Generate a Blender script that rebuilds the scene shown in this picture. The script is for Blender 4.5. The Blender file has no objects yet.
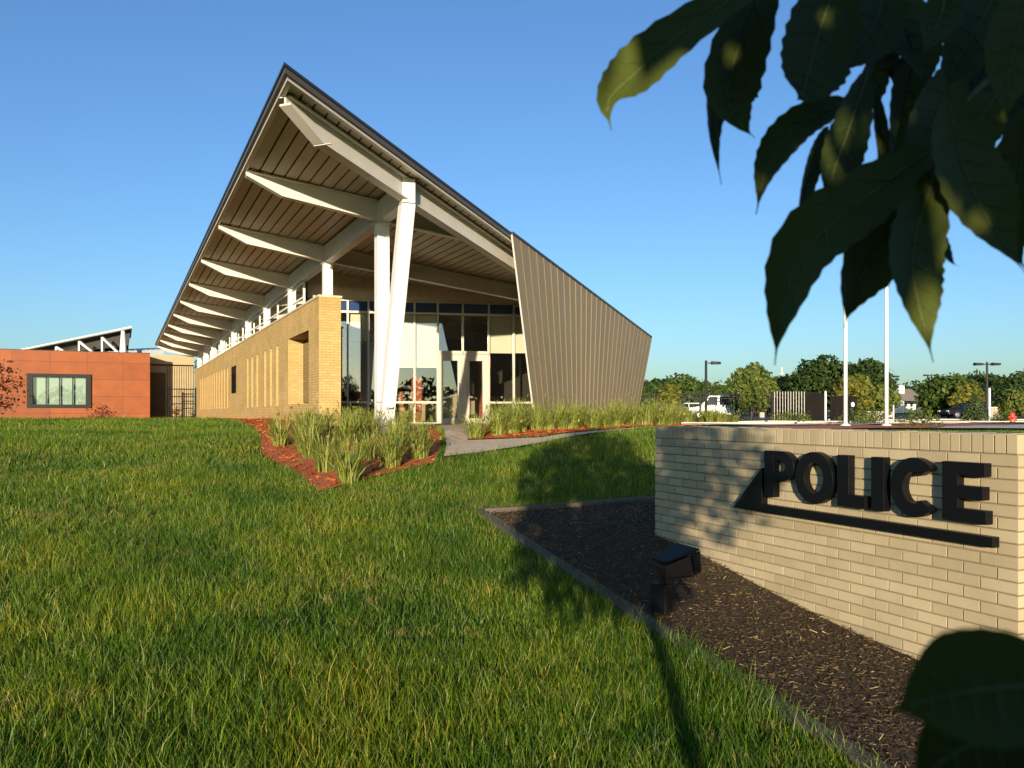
import bpy, bmesh, math, random
import numpy as np
from mathutils import Vector, Matrix

random.seed(7)
rng = np.random.default_rng(7)
sc = bpy.context.scene
COL = sc.collection
F = 830.0
HOR = 413.5
R = math.radians
V = Vector

# ------------------------------------------------------------------ frames
ND = (0.9055, 0.4244)          # across the station, towards its low side
DD = (-0.4244, 0.9055)         # along the station, away from the street


def B(p, t, z):                # station axes -> world
    return V((ND[0] * p + DD[0] * t, ND[1] * p + DD[1] * t, z))


def at(px, Y, z):              # a place Y metres ahead of the street corner
    return V(((px - 512) / F * Y, Y, z))


def sstep(a, b, x):
    t = np.clip((x - a) / (b - a), 0, 1)
    return t * t * (3 - 2 * t)


def G(x, y):                   # height of the ground (eye level is 0)
    x = np.asarray(x, float)
    y = np.asarray(y, float)
    h = -2.0 + 0.1 * y
    lo, hi, k = -1.70, -0.36, 0.09
    h = lo + k * np.logaddexp(0, (h - lo) / k)
    h = hi - k * np.logaddexp(0, (hi - h) / k)
    h = h + 0.15 * np.exp(-(((x - 1.7) / 0.9) ** 2 + ((y - 7.6) / 1.5) ** 2))
    h = h - 0.13 * sstep(3, 9, x) * sstep(14, 24, y)
    h = h + 0.9 * sstep(85, 170, y) * sstep(0, 20, x)
    w = sstep(13, 20, y) * sstep(-3.5, -8, x) * (1 - sstep(38, 48, y))
    h = h + w * (0.10 * np.sin(0.33 * y + 0.12 * x) + 0.04)
    h = h + 0.02 * np.sin(1.3 * x + 0.7 * y) * np.cos(0.9 * y - 0.4 * x) * sstep(2, 6, y)
    return h


def g(x, y):
    return float(G(x, y))


# ------------------------------------------------------------------ materials
def newmat(name):
    m = bpy.data.materials.new(name)
    m.use_nodes = True
    nt = m.node_tree
    nt.nodes.clear()
    out = nt.nodes.new('ShaderNodeOutputMaterial')
    return m, nt, out


def rgb(c):
    return (c[0], c[1], c[2], 1.0)


def ramp(nt, stops):
    r = nt.nodes.new('ShaderNodeValToRGB')
    el = r.color_ramp.elements
    while len(el) < len(stops):
        el.new(0.5)
    for e, (p, c) in zip(el, stops):
        e.position = p
        e.color = rgb(c)
    return r


def M(name, col, rough=0.6, var=0.15, scale=6.0, bump=0.0, bscale=60.0, metal=0.0, spec=0.5, streak=None):
    m, nt, out = newmat(name)
    b = nt.nodes.new('ShaderNodeBsdfPrincipled')
    nt.links.new(b.outputs[0], out.inputs[0])
    b.inputs['Roughness'].default_value = rough
    b.inputs['Metallic'].default_value = metal
    b.inputs['Specular IOR Level'].default_value = spec
    tc = nt.nodes.new('ShaderNodeTexCoord')
    mp = nt.nodes.new('ShaderNodeMapping')
    nt.links.new(tc.outputs['Object'], mp.inputs[0])
    if streak:
        mp.inputs['Scale'].default_value = streak
    n = nt.nodes.new('ShaderNodeTexNoise')
    n.inputs['Scale'].default_value = scale
    n.inputs['Detail'].default_value = 8
    n.inputs['Roughness'].default_value = 0.65
    nt.links.new(mp.outputs[0], n.inputs['Vector'])
    r = ramp(nt, [(0.3, [c * (1 - var) for c in col]), (0.7, [min(1, c * (1 + var)) for c in col])])
    nt.links.new(n.outputs[0], r.inputs[0])
    nt.links.new(r.outputs[0], b.inputs['Base Color'])
    if bump:
        n2 = nt.nodes.new('ShaderNodeTexNoise')
        n2.inputs['Scale'].default_value = bscale
        n2.inputs['Detail'].default_value = 6
        nt.links.new(tc.outputs['Object'], n2.inputs['Vector'])
        bp = nt.nodes.new('ShaderNodeBump')
        bp.inputs['Strength'].default_value = bump
        bp.inputs['Distance'].default_value = 0.02
        nt.links.new(n2.outputs[0], bp.inputs['Height'])
        nt.links.new(bp.outputs[0], b.inputs['Normal'])
    return m


def brickM(name, c1, c2, mortar, bw, bh, ms=0.01, rough=0.8, offset=0.5, bump=0.4):
    m, nt, out = newmat(name)
    b = nt.nodes.new('ShaderNodeBsdfPrincipled')
    nt.links.new(b.outputs[0], out.inputs[0])
    b.inputs['Roughness'].default_value = rough
    b.inputs['Specular IOR Level'].default_value = 0.3
    uv = nt.nodes.new('ShaderNodeUVMap')
    uv.uv_map = 'UVMap'
    br = nt.nodes.new('ShaderNodeTexBrick')
    br.offset = offset
    br.inputs['Scale'].default_value = 1.0
    br.inputs['Brick Width'].default_value = bw
    br.inputs['Row Height'].default_value = bh
    br.inputs['Mortar Size'].default_value = ms
    br.inputs['Mortar Smooth'].default_value = 0.2
    br.inputs['Color1'].default_value = rgb(c1)
    br.inputs['Color2'].default_value = rgb(c2)
    br.inputs['Mortar'].default_value = rgb(mortar)
    nt.links.new(uv.outputs[0], br.inputs['Vector'])
    n = nt.nodes.new('ShaderNodeTexNoise')
    n.inputs['Scale'].default_value = 1.3
    n.inputs['Detail'].default_value = 7
    nt.links.new(uv.outputs[0], n.inputs['Vector'])
    r = ramp(nt, [(0.3, (0.86, 0.86, 0.86)), (0.7, (1.1, 1.1, 1.1))])
    nt.links.new(n.outputs[0], r.inputs[0])
    mx = nt.nodes.new('ShaderNodeMix')
    mx.data_type = 'RGBA'
    mx.blend_type = 'MULTIPLY'
    mx.inputs['Factor'].default_value = 1
    nt.links.new(br.outputs['Color'], mx.inputs['A'])
    nt.links.new(r.outputs[0], mx.inputs['B'])
    nt.links.new(mx.outputs['Result'], b.inputs['Base Color'])
    bp = nt.nodes.new('ShaderNodeBump')
    bp.invert = True
    bp.inputs['Strength'].default_value = bump
    bp.inputs['Distance'].default_value = 0.008
    nt.links.new(br.outputs['Fac'], bp.inputs['Height'])
    nt.links.new(bp.outputs[0], b.inputs['Normal'])
    return m


def islandM(name, stops, rough=0.5, transl=0.3, spec=0.4, patch=None, bump=0.0, bscale=80, patch_scale=0.6):
    """Colour that changes from piece to piece (blades, leaves, bricks, chips)."""
    m, nt, out = newmat(name)
    geo = nt.nodes.new('ShaderNodeNewGeometry')
    r = ramp(nt, stops)
    nt.links.new(geo.outputs['Random Per Island'], r.inputs[0])
    colout = r.outputs[0]
    tc = nt.nodes.new('ShaderNodeTexCoord')
    if patch:
        n = nt.nodes.new('ShaderNodeTexNoise')
        n.inputs['Scale'].default_value = patch_scale
        n.inputs['Detail'].default_value = 5
        n.inputs['Roughness'].default_value = 0.6
        nt.links.new(tc.outputs['Object'], n.inputs['Vector'])
        r2 = ramp(nt, patch)
        nt.links.new(n.outputs[0], r2.inputs[0])
        mx = nt.nodes.new('ShaderNodeMix')
        mx.data_type = 'RGBA'
        mx.blend_type = 'MULTIPLY'
        mx.inputs['Factor'].default_value = 1
        nt.links.new(colout, mx.inputs['A'])
        nt.links.new(r2.outputs[0], mx.inputs['B'])
        colout = mx.outputs['Result']
    b = nt.nodes.new('ShaderNodeBsdfPrincipled')
    b.inputs['Roughness'].default_value = rough
    b.inputs['Specular IOR Level'].default_value = spec
    nt.links.new(colout, b.inputs['Base Color'])
    if bump:
        n2 = nt.nodes.new('ShaderNodeTexNoise')
        n2.inputs['Scale'].default_value = bscale
        n2.inputs['Detail'].default_value = 6
        nt.links.new(tc.outputs['Object'], n2.inputs['Vector'])
        bp = nt.nodes.new('ShaderNodeBump')
        bp.inputs['Strength'].default_value = bump
        bp.inputs['Distance'].default_value = 0.004
        nt.links.new(n2.outputs[0], bp.inputs['Height'])
        nt.links.new(bp.outputs[0], b.inputs['Normal'])
    if transl > 0:
        t = nt.nodes.new('ShaderNodeBsdfTranslucent')
        nt.links.new(colout, t.inputs[0])
        ms = nt.nodes.new('ShaderNodeMixShader')
        ms.inputs[0].default_value = transl
        nt.links.new(b.outputs[0], ms.inputs[1])
        nt.links.new(t.outputs[0], ms.inputs[2])
        nt.links.new(ms.outputs[0], out.inputs[0])
    else:
        nt.links.new(b.outputs[0], out.inputs[0])
    return m


def glassM(name, tint=(0.95, 0.96, 0.94), refl=1.1, lo=0.04):
    m, nt, out = newmat(name)
    t = nt.nodes.new('ShaderNodeBsdfTransparent')
    t.inputs[0].default_value = rgb(tint)
    gl = nt.nodes.new('ShaderNodeBsdfGlossy')
    gl.inputs['Roughness'].default_value = 0.01
    gl.inputs['Color'].default_value = (0.9, 0.95, 1, 1)
    fr = nt.nodes.new('ShaderNodeFresnel')
    fr.inputs['IOR'].default_value = 1.52
    ma = nt.nodes.new('ShaderNodeMath')
    ma.operation = 'MULTIPLY_ADD'
    ma.inputs[1].default_value = 1.7 * refl
    ma.inputs[2].default_value = lo
    ma.use_clamp = True
    nt.links.new(fr.outputs[0], ma.inputs[0])
    ms = nt.nodes.new('ShaderNodeMixShader')
    nt.links.new(ma.outputs[0], ms.inputs[0])
    nt.links.new(t.outputs[0], ms.inputs[1])
    nt.links.new(gl.outputs[0], ms.inputs[2])
    nt.links.new(ms.outputs[0], out.inputs[0])
    return m


def groundM():
    m, nt, out = newmat('turf_soil')
    b = nt.nodes.new('ShaderNodeBsdfPrincipled')
    b.inputs['Roughness'].default_value = 0.95
    b.inputs['Specular IOR Level'].default_value = 0.1
    nt.links.new(b.outputs[0], out.inputs[0])
    tc = nt.nodes.new('ShaderNodeTexCoord')
    n = nt.nodes.new('ShaderNodeTexNoise')
    n.inputs['Scale'].default_value = 1.2
    n.inputs['Detail'].default_value = 12
    n.inputs['Roughness'].default_value = 0.75
    nt.links.new(tc.outputs['Object'], n.inputs['Vector'])
    r = ramp(nt, [(0.3, (0.035, 0.055, 0.012)), (0.5, (0.06, 0.09, 0.018)), (0.72, (0.115, 0.11, 0.035))])
    nt.links.new(n.outputs[0], r.inputs[0])
    nt.links.new(r.outputs[0], b.inputs['Base Color'])
    n2 = nt.nodes.new('ShaderNodeTexNoise')
    n2.inputs['Scale'].default_value = 14
    n2.inputs['Detail'].default_value = 8
    nt.links.new(tc.outputs['Object'], n2.inputs['Vector'])
    bp = nt.nodes.new('ShaderNodeBump')
    bp.inputs['Strength'].default_value = 0.8
    bp.inputs['Distance'].default_value = 0.08
    nt.links.new(n2.outputs[0], bp.inputs['Height'])
    nt.links.new(bp.outputs[0], b.inputs['Normal'])
    return m


mt = {}
mt['white'] = M('white_paint', (0.80, 0.78, 0.72), 0.45, 0.05, 3, 0.05, 200)
mt['steel'] = M('painted_steel', (0.66, 0.62, 0.55), 0.45, 0.06, 3)
mt['trim'] = M('pale_trim', (0.62, 0.56, 0.48), 0.4, 0.06, 2)
mt['fascia'] = M('bronze_fascia', (0.085, 0.07, 0.055), 0.4, 0.12, 2)
mt['cap'] = M('dark_roof_edge', (0.03, 0.028, 0.028), 0.4, 0.1, 2)
mt['soffit'] = M('ribbed_soffit', (0.42, 0.35, 0.23), 0.5, 0.10, 1.2, streak=(1, 1, 1))
mt['groove'] = M('soffit_groove', (0.05, 0.04, 0.03), 0.8, 0.1)
mt['yellow_brick'] = brickM('yellow_brick', (0.60, 0.40, 0.145), (0.49, 0.32, 0.115), (0.37, 0.27, 0.13), 0.203, 0.0677, 0.011)
mt['coping'] = M('stone_coping', (0.62, 0.53, 0.38), 0.7, 0.1, 5)
mt['metal_wall'] = M('standing_seam_tan', (0.29, 0.215, 0.115), 0.5, 0.10, 1.5, 0.0, 60, metal=0.15, streak=(1, 1, 0.3))
mt['seam'] = M('seam_rib', (0.235, 0.18, 0.10), 0.45, 0.08, 2, metal=0.15)
mt['siding'] = M('tan_siding', (0.42, 0.33, 0.19), 0.5, 0.1, 1.5)
mt['dark_panel'] = M('dark_panel', (0.012, 0.010, 0.009), 0.8, 0.25, 1, spec=0.1)
mt['frame'] = M('window_frame', (0.50, 0.47, 0.40), 0.4, 0.05, 2, metal=0.1)
mt['door_frame'] = M('door_frame', (0.50, 0.46, 0.39), 0.4, 0.05, 2)
mt['glass'] = glassM('clear_glass')
mt['glass_dark'] = glassM('tinted_glass', (0.25, 0.28, 0.3), 1.3, 0.1)
mt['glass_sky_reflection'] = M('painted_sky_reflection', (0.03, 0.06, 0.15), 0.06, 0.05, 0.5, spec=0.6)  # opaque blue: the sky's reflection painted into the top-row panes
mt['blind'] = M('cream_roller_blind', (0.90, 0.86, 0.66), 0.9, 0.03, 1)
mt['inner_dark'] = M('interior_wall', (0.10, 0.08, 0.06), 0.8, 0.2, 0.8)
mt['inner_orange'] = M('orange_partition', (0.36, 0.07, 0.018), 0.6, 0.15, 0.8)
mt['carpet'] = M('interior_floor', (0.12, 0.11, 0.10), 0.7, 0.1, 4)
mt['orange_panel'] = brickM('rust_panels', (0.31, 0.083, 0.021), (0.245, 0.064, 0.017), (0.15, 0.04, 0.013), 2.05, 1.08, 0.014, 0.55, 0.0, 0.3)
mt['dark_frame'] = M('dark_window_frame', (0.022, 0.022, 0.021), 0.5, 0.1, 3, spec=0.2)
mt['pale_blind'] = M('pale_window_blind', (0.62, 0.68, 0.60), 0.8, 0.06, 0.8)
mt['grey_roof'] = M('grey_metal_roof', (0.30, 0.32, 0.34), 0.4, 0.08, 2)
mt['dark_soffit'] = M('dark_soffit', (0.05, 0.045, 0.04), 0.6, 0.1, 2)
mt['concrete'] = M('concrete', (0.62, 0.47, 0.31), 0.9, 0.14, 3, 0.3, 90)
mt['pale_concrete'] = M('pale_concrete', (0.62, 0.53, 0.42), 0.9, 0.12, 2, 0.2, 60)
mt['edging'] = M('edging_kerb', (0.10, 0.075, 0.055), 0.85, 0.2, 6, 0.4, 70)
mt['asphalt'] = M('asphalt', (0.085, 0.08, 0.078), 0.9, 0.2, 1.2, 0.3, 60)
mt['line'] = M('road_paint', (0.7, 0.7, 0.66), 0.7, 0.1, 3)
mt['red_mulch'] = M('red_mulch', (0.50, 0.125, 0.03), 0.95, 0.45, 22, 1.0, 45)
mt['dark_mulch'] = M('dark_mulch', (0.055, 0.034, 0.016), 0.95, 0.5, 30, 1.0, 70)
mt['black'] = M('black_paint', (0.006, 0.006, 0.007), 0.5, 0.1, 4, spec=0.2)
mt['black_letter'] = M('black_letter', (0.004, 0.004, 0.005), 0.42, 0.1, 4, spec=0.25)
mt['lamp_metal'] = M('floodlight_metal', (0.008, 0.007, 0.007), 0.6, 0.3, 12, spec=0.25)
mt['rust'] = M('rusted_metal', (0.035, 0.014, 0.008), 0.6, 0.3, 14)
mt['lamp_glass'] = M('floodlight_glass', (0.03, 0.03, 0.03), 0.08, 0.1, 3)
mt['bark'] = M('bark', (0.10, 0.075, 0.052), 0.9, 0.3, 18, 0.8, 50)
mt['twig'] = M('twig', (0.12, 0.13, 0.035), 0.6, 0.2, 30)
mt['chalk'] = M('pole_white', (0.82, 0.82, 0.82), 0.3, 0.04, 2)
mt['hydrant'] = M('red_enamel', (0.45, 0.06, 0.03), 0.4, 0.15, 8)
mt['tyre'] = M('tyre', (0.02, 0.02, 0.02), 0.85, 0.1)
mt['rim'] = M('wheel_rim', (0.4, 0.4, 0.4), 0.3, 0.1, metal=0.7)
mt['car_white'] = M('white_car_paint', (0.72, 0.72, 0.70), 0.25, 0.03)
mt['car_dark'] = M('navy_car_paint', (0.006, 0.008, 0.016), 0.35, 0.05, spec=0.3)
mt['car_grey'] = M('grey_car_paint', (0.10, 0.09, 0.085), 0.25, 0.05)
mt['car_glass'] = M('car_glass', (0.012, 0.014, 0.016), 0.06, 0.05)
mt['headlamp'] = M('headlamp', (0.75, 0.75, 0.72), 0.15, 0.03)
mt['shingle'] = M('grey_shingle', (0.24, 0.20, 0.155), 0.9, 0.15, 6)
mt['red_brick'] = M('terracotta_wall', (0.45, 0.20, 0.09), 0.8, 0.12, 2)
mt['block'] = M('tan_block', (0.42, 0.35, 0.26), 0.9, 0.12, 3)
mt['soil'] = groundM()
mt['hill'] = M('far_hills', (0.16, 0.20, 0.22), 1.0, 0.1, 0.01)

mt['blade'] = islandM('grass_blades', [(0.0, (0.032, 0.072, 0.004)), (0.40, (0.080, 0.155, 0.007)), (0.72, (0.145, 0.215, 0.012)),
                                       (0.90, (0.24, 0.26, 0.025)), (0.99, (0.36, 0.30, 0.08))], 0.45, 0.35, 0.35,
                      patch=[(0.34, (0.52, 0.74, 0.6)), (0.50, (1.02, 1.10, 1)), (0.66, (1.70, 1.38, 1.2))], patch_scale=0.8)
mt['dry_blade'] = islandM('dry_blades', [(0.0, (0.16, 0.16, 0.03)), (0.6, (0.30, 0.27, 0.07)), (1.0, (0.42, 0.34, 0.12))], 0.6, 0.3, 0.2)
mt['ornamental'] = islandM('ornamental_blades', [(0.0, (0.10, 0.15, 0.016)), (0.5, (0.24, 0.29, 0.04)), (0.8, (0.42, 0.42, 0.10)),
                                                 (1.0, (0.55, 0.47, 0.18))], 0.5, 0.35, 0.3)
mt['leaf_near'] = islandM('broad_leaf', [(0.0, (0.030, 0.045, 0.005)), (0.5, (0.055, 0.075, 0.008)), (1.0, (0.095, 0.11, 0.014))], 0.48, 0.15, 0.22, bump=0.25, bscale=60)
mt['leaf_mid'] = islandM('mid_foliage', [(0.0, (0.030, 0.062, 0.010)), (0.5, (0.060, 0.105, 0.016)), (1.0, (0.12, 0.155, 0.026))], 0.6, 0.25, 0.25)
mt['leaf_dark'] = islandM('dark_foliage', [(0.0, (0.018, 0.042, 0.010)), (0.5, (0.036, 0.070, 0.014)), (1.0, (0.075, 0.11, 0.022))], 0.6, 0.25, 0.25)
mt['leaf_light'] = islandM('light_foliage', [(0.0, (0.07, 0.11, 0.02)), (0.5, (0.12, 0.165, 0.03)), (1.0, (0.21, 0.22, 0.045))], 0.6, 0.3, 0.25)
mt['leaf_gold'] = islandM('yellow_foliage', [(0.0, (0.08, 0.10, 0.015)), (0.6, (0.16, 0.165, 0.024)), (1.0, (0.27, 0.23, 0.04))], 0.6, 0.3, 0.25)
mt['leaf_pine'] = islandM('conifer_foliage', [(0.0, (0.03, 0.055, 0.015)), (0.6, (0.06, 0.095, 0.03)), (1.0, (0.12, 0.15, 0.05))], 0.6, 0.15, 0.25)
mt['leaf_red'] = islandM('maroon_foliage', [(0.0, (0.09, 0.018, 0.010)), (0.6, (0.18, 0.045, 0.02)), (1.0, (0.25, 0.09, 0.03))], 0.6, 0.25, 0.25)
mt['sign_brick'] = islandM('cream_sign_brick', [(0.0, (0.415, 0.335, 0.205)), (0.5, (0.465, 0.378, 0.232)), (1.0, (0.515, 0.42, 0.262))], 0.85, 0.0, 0.25,
                           patch=[(0.35, (0.90, 0.89, 0.87)), (0.65, (1.05, 1.05, 1.05))], bump=0.35, bscale=120, patch_scale=2.5)
mt['sign_mortar'] = M('sign_mortar', (0.27, 0.21, 0.13), 0.95, 0.1, 20, 0.3, 150)
mt['chips'] = islandM('mulch_chips', [(0.0, (0.028, 0.018, 0.008)), (0.50, (0.075, 0.046, 0.019)), (0.76, (0.14, 0.086, 0.034)), (0.92, (0.27, 0.175, 0.068)),
                                      (1.0, (0.42, 0.32, 0.15))], 0.85, 0.0, 0.2)
mt['red_chips'] = islandM('red_mulch_chips', [(0.0, (0.15, 0.03, 0.008)), (0.5, (0.40, 0.085, 0.02)), (1.0, (0.55, 0.17, 0.05))], 0.85, 0.0, 0.2)


# ------------------------------------------------------------------ mesh helpers
class MB:
    def __init__(s):
        s.v = []
        s.f = []
        s.mi = []
        s.cur = 0

    def add(s, pts, faces):
        k = len(s.v)
        s.v += [tuple(p) for p in pts]
        for f in faces:
            s.f.append(tuple(i + k for i in f))
            s.mi.append(s.cur)

    def box(s, o, ex, ey, ez, a, b, c):
        o, ex, ey, ez = V(o), V(ex), V(ey), V(ez)
        pts = [o + ex * i + ey * j + ez * k for k in c for j in b for i in a]
        s.add(pts, [(0, 2, 3, 1), (4, 5, 7, 6), (0, 1, 5, 4), (2, 6, 7, 3), (0, 4, 6, 2), (1, 3, 7, 5)])

    def abox(s, x, y, z):
        s.box((0, 0, 0), (1, 0, 0), (0, 1, 0), (0, 0, 1), x, y, z)

    def pbox(s, p, t, z):      # station axes
        s.box((0, 0, 0), (ND[0], ND[1], 0), (DD[0], DD[1], 0), (0, 0, 1), p, t, z)

    def prism(s, la, lb):
        n = len(la)
        s.add(list(la) + list(lb), [tuple(range(n - 1, -1, -1)), tuple(range(n, 2 * n))] +
              [(i, (i + 1) % n, n + (i + 1) % n, n + i) for i in range(n)])

    def sheet(s, pts):
        s.add(pts, [tuple(range(len(pts)))])

    def tube(s, path, radii, n=8):
        path = [V(p) for p in path]
        if not hasattr(radii, '__len__'):
            radii = [radii] * len(path)
        k = len(s.v)
        ref = None
        for i, p in enumerate(path):
            d = (path[min(i + 1, len(path) - 1)] - path[max(i - 1, 0)])
            if d.length < 1e-9:
                d = V((0, 0, 1))
            d.normalize()
            if ref is None:
                ref = V((1, 0, 0)) if abs(d.x) < 0.8 else V((0, 1, 0))
            u = (ref - d * ref.dot(d)).normalized()
            w = d.cross(u)
            ref = u
            for j in range(n):
                a = 2 * math.pi * j / n
                s.v.append(tuple(p + (u * math.cos(a) + w * math.sin(a)) * radii[i]))
        for i in range(len(path) - 1):
            for j in range(n):
                s.f.append((k + i * n + j, k + i * n + (j + 1) % n, k + (i + 1) * n + (j + 1) % n, k + (i + 1) * n + j))
                s.mi.append(s.cur)
        s.f.append(tuple(k + j for j in range(n - 1, -1, -1)))
        s.mi.append(s.cur)
        e = k + (len(path) - 1) * n
        s.f.append(tuple(e + j for j in range(n)))
        s.mi.append(s.cur)


ORG = {}


def origin(o):
    return ORG.get(o.name, V((0, 0, 0))) if o else V((0, 0, 0))


def build(name, mb, mats, parent=None, loc=None, smooth=False, bevel=0.0, fix=True):
    """Link ONE mesh object; vertices are given in world space."""
    if not isinstance(mats, (list, tuple)):
        mats = [mats]
    org = origin(parent) if parent else (V(loc) if loc is not None else V((0, 0, 0)))
    me = bpy.data.meshes.new(name)
    me.from_pydata([(x - org.x, y - org.y, z - org.z) for x, y, z in mb.v], [], mb.f)
    for m in mats:
        me.materials.append(m)
    if len(mats) > 1:
        me.polygons.foreach_set('material_index', mb.mi)
    if fix and len(mb.f) < 60000:
        bm = bmesh.new()
        bm.from_mesh(me)
        bmesh.ops.recalc_face_normals(bm, faces=bm.faces)
        bm.to_mesh(me)
        bm.free()
        uvl = me.uv_layers.new(name='UVMap')
        uvs = []
        for p in me.polygons:
            n = p.normal
            if abs(n.z) > 0.7:
                tx, ty = V((ND[0], ND[1], 0)), V((DD[0], DD[1], 0))
            else:
                tx = V((-n.y, n.x, 0))
                tx = tx.normalized() if tx.length > 1e-6 else V((1, 0, 0))
                ty = V((0, 0, 1))
            for li in p.loop_indices:
                c = me.vertices[me.loops[li].vertex_index].co
                uvs += [c.dot(tx) + org.dot(tx), c.dot(ty) + org.dot(ty)]
        uvl.data.foreach_set('uv', uvs)
    if smooth:
        me.polygons.foreach_set('use_smooth', [True] * len(me.polygons))
    me.update()
    o = bpy.data.objects.new(name, me)
    COL.objects.link(o)
    if parent:
        o.parent = parent
        ORG[o.name] = org
    else:
        o.location = org
        ORG[o.name] = org
    if bevel:
        md = o.modifiers.new('Bevel', 'BEVEL')
        md.width = bevel
        md.segments = 2
        md.limit_method = 'ANGLE'
    return o


def fast(name, verts, quads, tris, mat, parent=None, loc=None):
    org = origin(parent) if parent else (V(loc) if loc is not None else V((0, 0, 0)))
    me = bpy.data.meshes.new(name)
    verts = np.asarray(verts, np.float32) - np.array(org, np.float32)
    nq, ntr = len(quads), len(tris)
    me.vertices.add(len(verts))
    me.vertices.foreach_set('co', verts.ravel())
    li = np.concatenate([np.asarray(quads, np.int32).ravel(), np.asarray(tris, np.int32).ravel()])
    me.loops.add(len(li))
    me.loops.foreach_set('vertex_index', li)
    me.polygons.add(nq + ntr)
    st = np.concatenate([np.arange(nq) * 4, nq * 4 + np.arange(ntr) * 3]).astype(np.int32)
    me.polygons.foreach_set('loop_start', st)
    me.materials.append(mat)
    me.update(calc_edges=True)
    o = bpy.data.objects.new(name, me)
    COL.objects.link(o)
    if parent:
        o.parent = parent
    else:
        o.location = org
    ORG[o.name] = org
    return o


def tag(o, label=None, cat=None, group=None, kind=None):
    if label:
        o['label'] = label
    if cat:
        o['category'] = cat
    if group:
        o['group'] = group
    if kind:
        o['kind'] = kind
    return o


def thing(name, label, cat, loc, group=None):
    o = bpy.data.objects.new(name, None)
    o.empty_display_size = 0.2
    COL.objects.link(o)
    o.location = V(loc)
    ORG[o.name] = V(loc)
    return tag(o, label, cat, group)


def dup(root, loc, rotz=0.0, scale=1.0, label=None, group=None):
    r = root.copy()
    COL.objects.link(r)
    r.location = V(loc)
    r.rotation_euler = (0, 0, rotz)
    r.scale = (scale, scale, scale) if not hasattr(scale, '__len__') else scale
    if label:
        r['label'] = label
    if group:
        r['group'] = group
    for ch in list(root.children):
        c = ch.copy()
        COL.objects.link(c)
        c.parent = r
        for gch in list(ch.children):
            d = gch.copy()
            COL.objects.link(d)
            d.parent = c
    return r


def inpoly(x, y, poly):
    x = np.asarray(x)
    y = np.asarray(y)
    ins = np.zeros(x.shape, bool)
    n = len(poly)
    for i in range(n):
        x0, y0 = poly[i]
        x1, y1 = poly[(i + 1) % n]
        c = ((y0 > y) != (y1 > y)) & (x < (x1 - x0) * (y - y0) / (y1 - y0 + 1e-12) + x0)
        ins ^= c
    return ins


def drape(name, poly, dz, mat, step=0.5, kind='structure', thick=0.0):
    """A sheet laid on the ground inside a plan polygon."""
    bm = bmesh.new()
    vs = [bm.verts.new((x, y, 0)) for x, y in poly]
    bm.faces.new(vs)
    xs = [p[0] for p in poly]
    ys = [p[1] for p in poly]
    for ax, lo, hi in ((0, min(xs), max(xs)), (1, min(ys), max(ys))):
        n = int((hi - lo) / step)
        for i in range(1, n + 1):
            c = lo + (hi - lo) * i / (n + 1)
            co = (c, 0, 0) if ax == 0 else (0, c, 0)
            no = (1, 0, 0) if ax == 0 else (0, 1, 0)
            bmesh.ops.bisect_plane(bm, geom=bm.verts[:] + bm.edges[:] + bm.faces[:], plane_co=co, plane_no=no)
    if thick:
        ret = bmesh.ops.extrude_face_region(bm, geom=bm.faces[:])
        for e in ret['geom']:
            if isinstance(e, bmesh.types.BMVert):
                e.co.z = thick
    for v in bm.verts:
        v.co.z += g(v.co.x, v.co.y) + dz - (0.12 if thick and v.co.z < thick * 0.5 else 0)
    bmesh.ops.recalc_face_normals(bm, faces=bm.faces)
    me = bpy.data.meshes.new(name)
    bm.to_mesh(me)
    bm.free()
    me.materials.append(mat)
    o = bpy.data.objects.new(name, me)
    COL.objects.link(o)
    o['kind'] = kind
    return o


# ------------------------------------------------------------------ ground
xs = np.unique(np.concatenate([np.arange(-26, 26.01, 0.4), np.linspace(-70, -26, 30), np.linspace(26, 120, 50), np.array([-1500, -800, -400, -200, -110, 180, 300, 600, 1500.])]))
ys = np.unique(np.concatenate([np.arange(-4, 30.01, 0.4), np.linspace(30, 190, 100), np.array([-600, -200, -60, -20, -8, 260, 400, 800, 2500.])]))
XX, YY = np.meshgrid(xs, ys)
ZZ = G(XX, YY)
nv = np.stack([XX.ravel(), YY.ravel(), ZZ.ravel()], 1)
nx, ny = len(xs), len(ys)
ii = (np.arange(ny - 1)[:, None] * nx + np.arange(nx - 1)[None, :]).ravel()
quads = np.stack([ii, ii + 1, ii + nx + 1, ii + nx], 1)
gr = fast('ground', nv, quads, np.zeros((0, 3), int), mt['soil'])
gr['kind'] = 'structure'

# plan outlines
SW0 = V((1.283, 7.45, 0))                       # far end of the sign wall, its face
SE = V((0.4116, -0.9114, 0))                    # along the sign wall, towards the street
SO = V((-0.9114, -0.4116, 0))                   # out of its face
BED = [(-0.30, 8.95), (1.59, 3.79), (2.55, 1.45), (4.6, 2.2), (2.1, 9.55)]
LT, LR, LL = (-2.34, 10.1), (-1.14, 12.35), (-4.0, 13.3)


def b2(p, t):
    q = B(p, t, 0)
    return (q.x, q.y)


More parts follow.
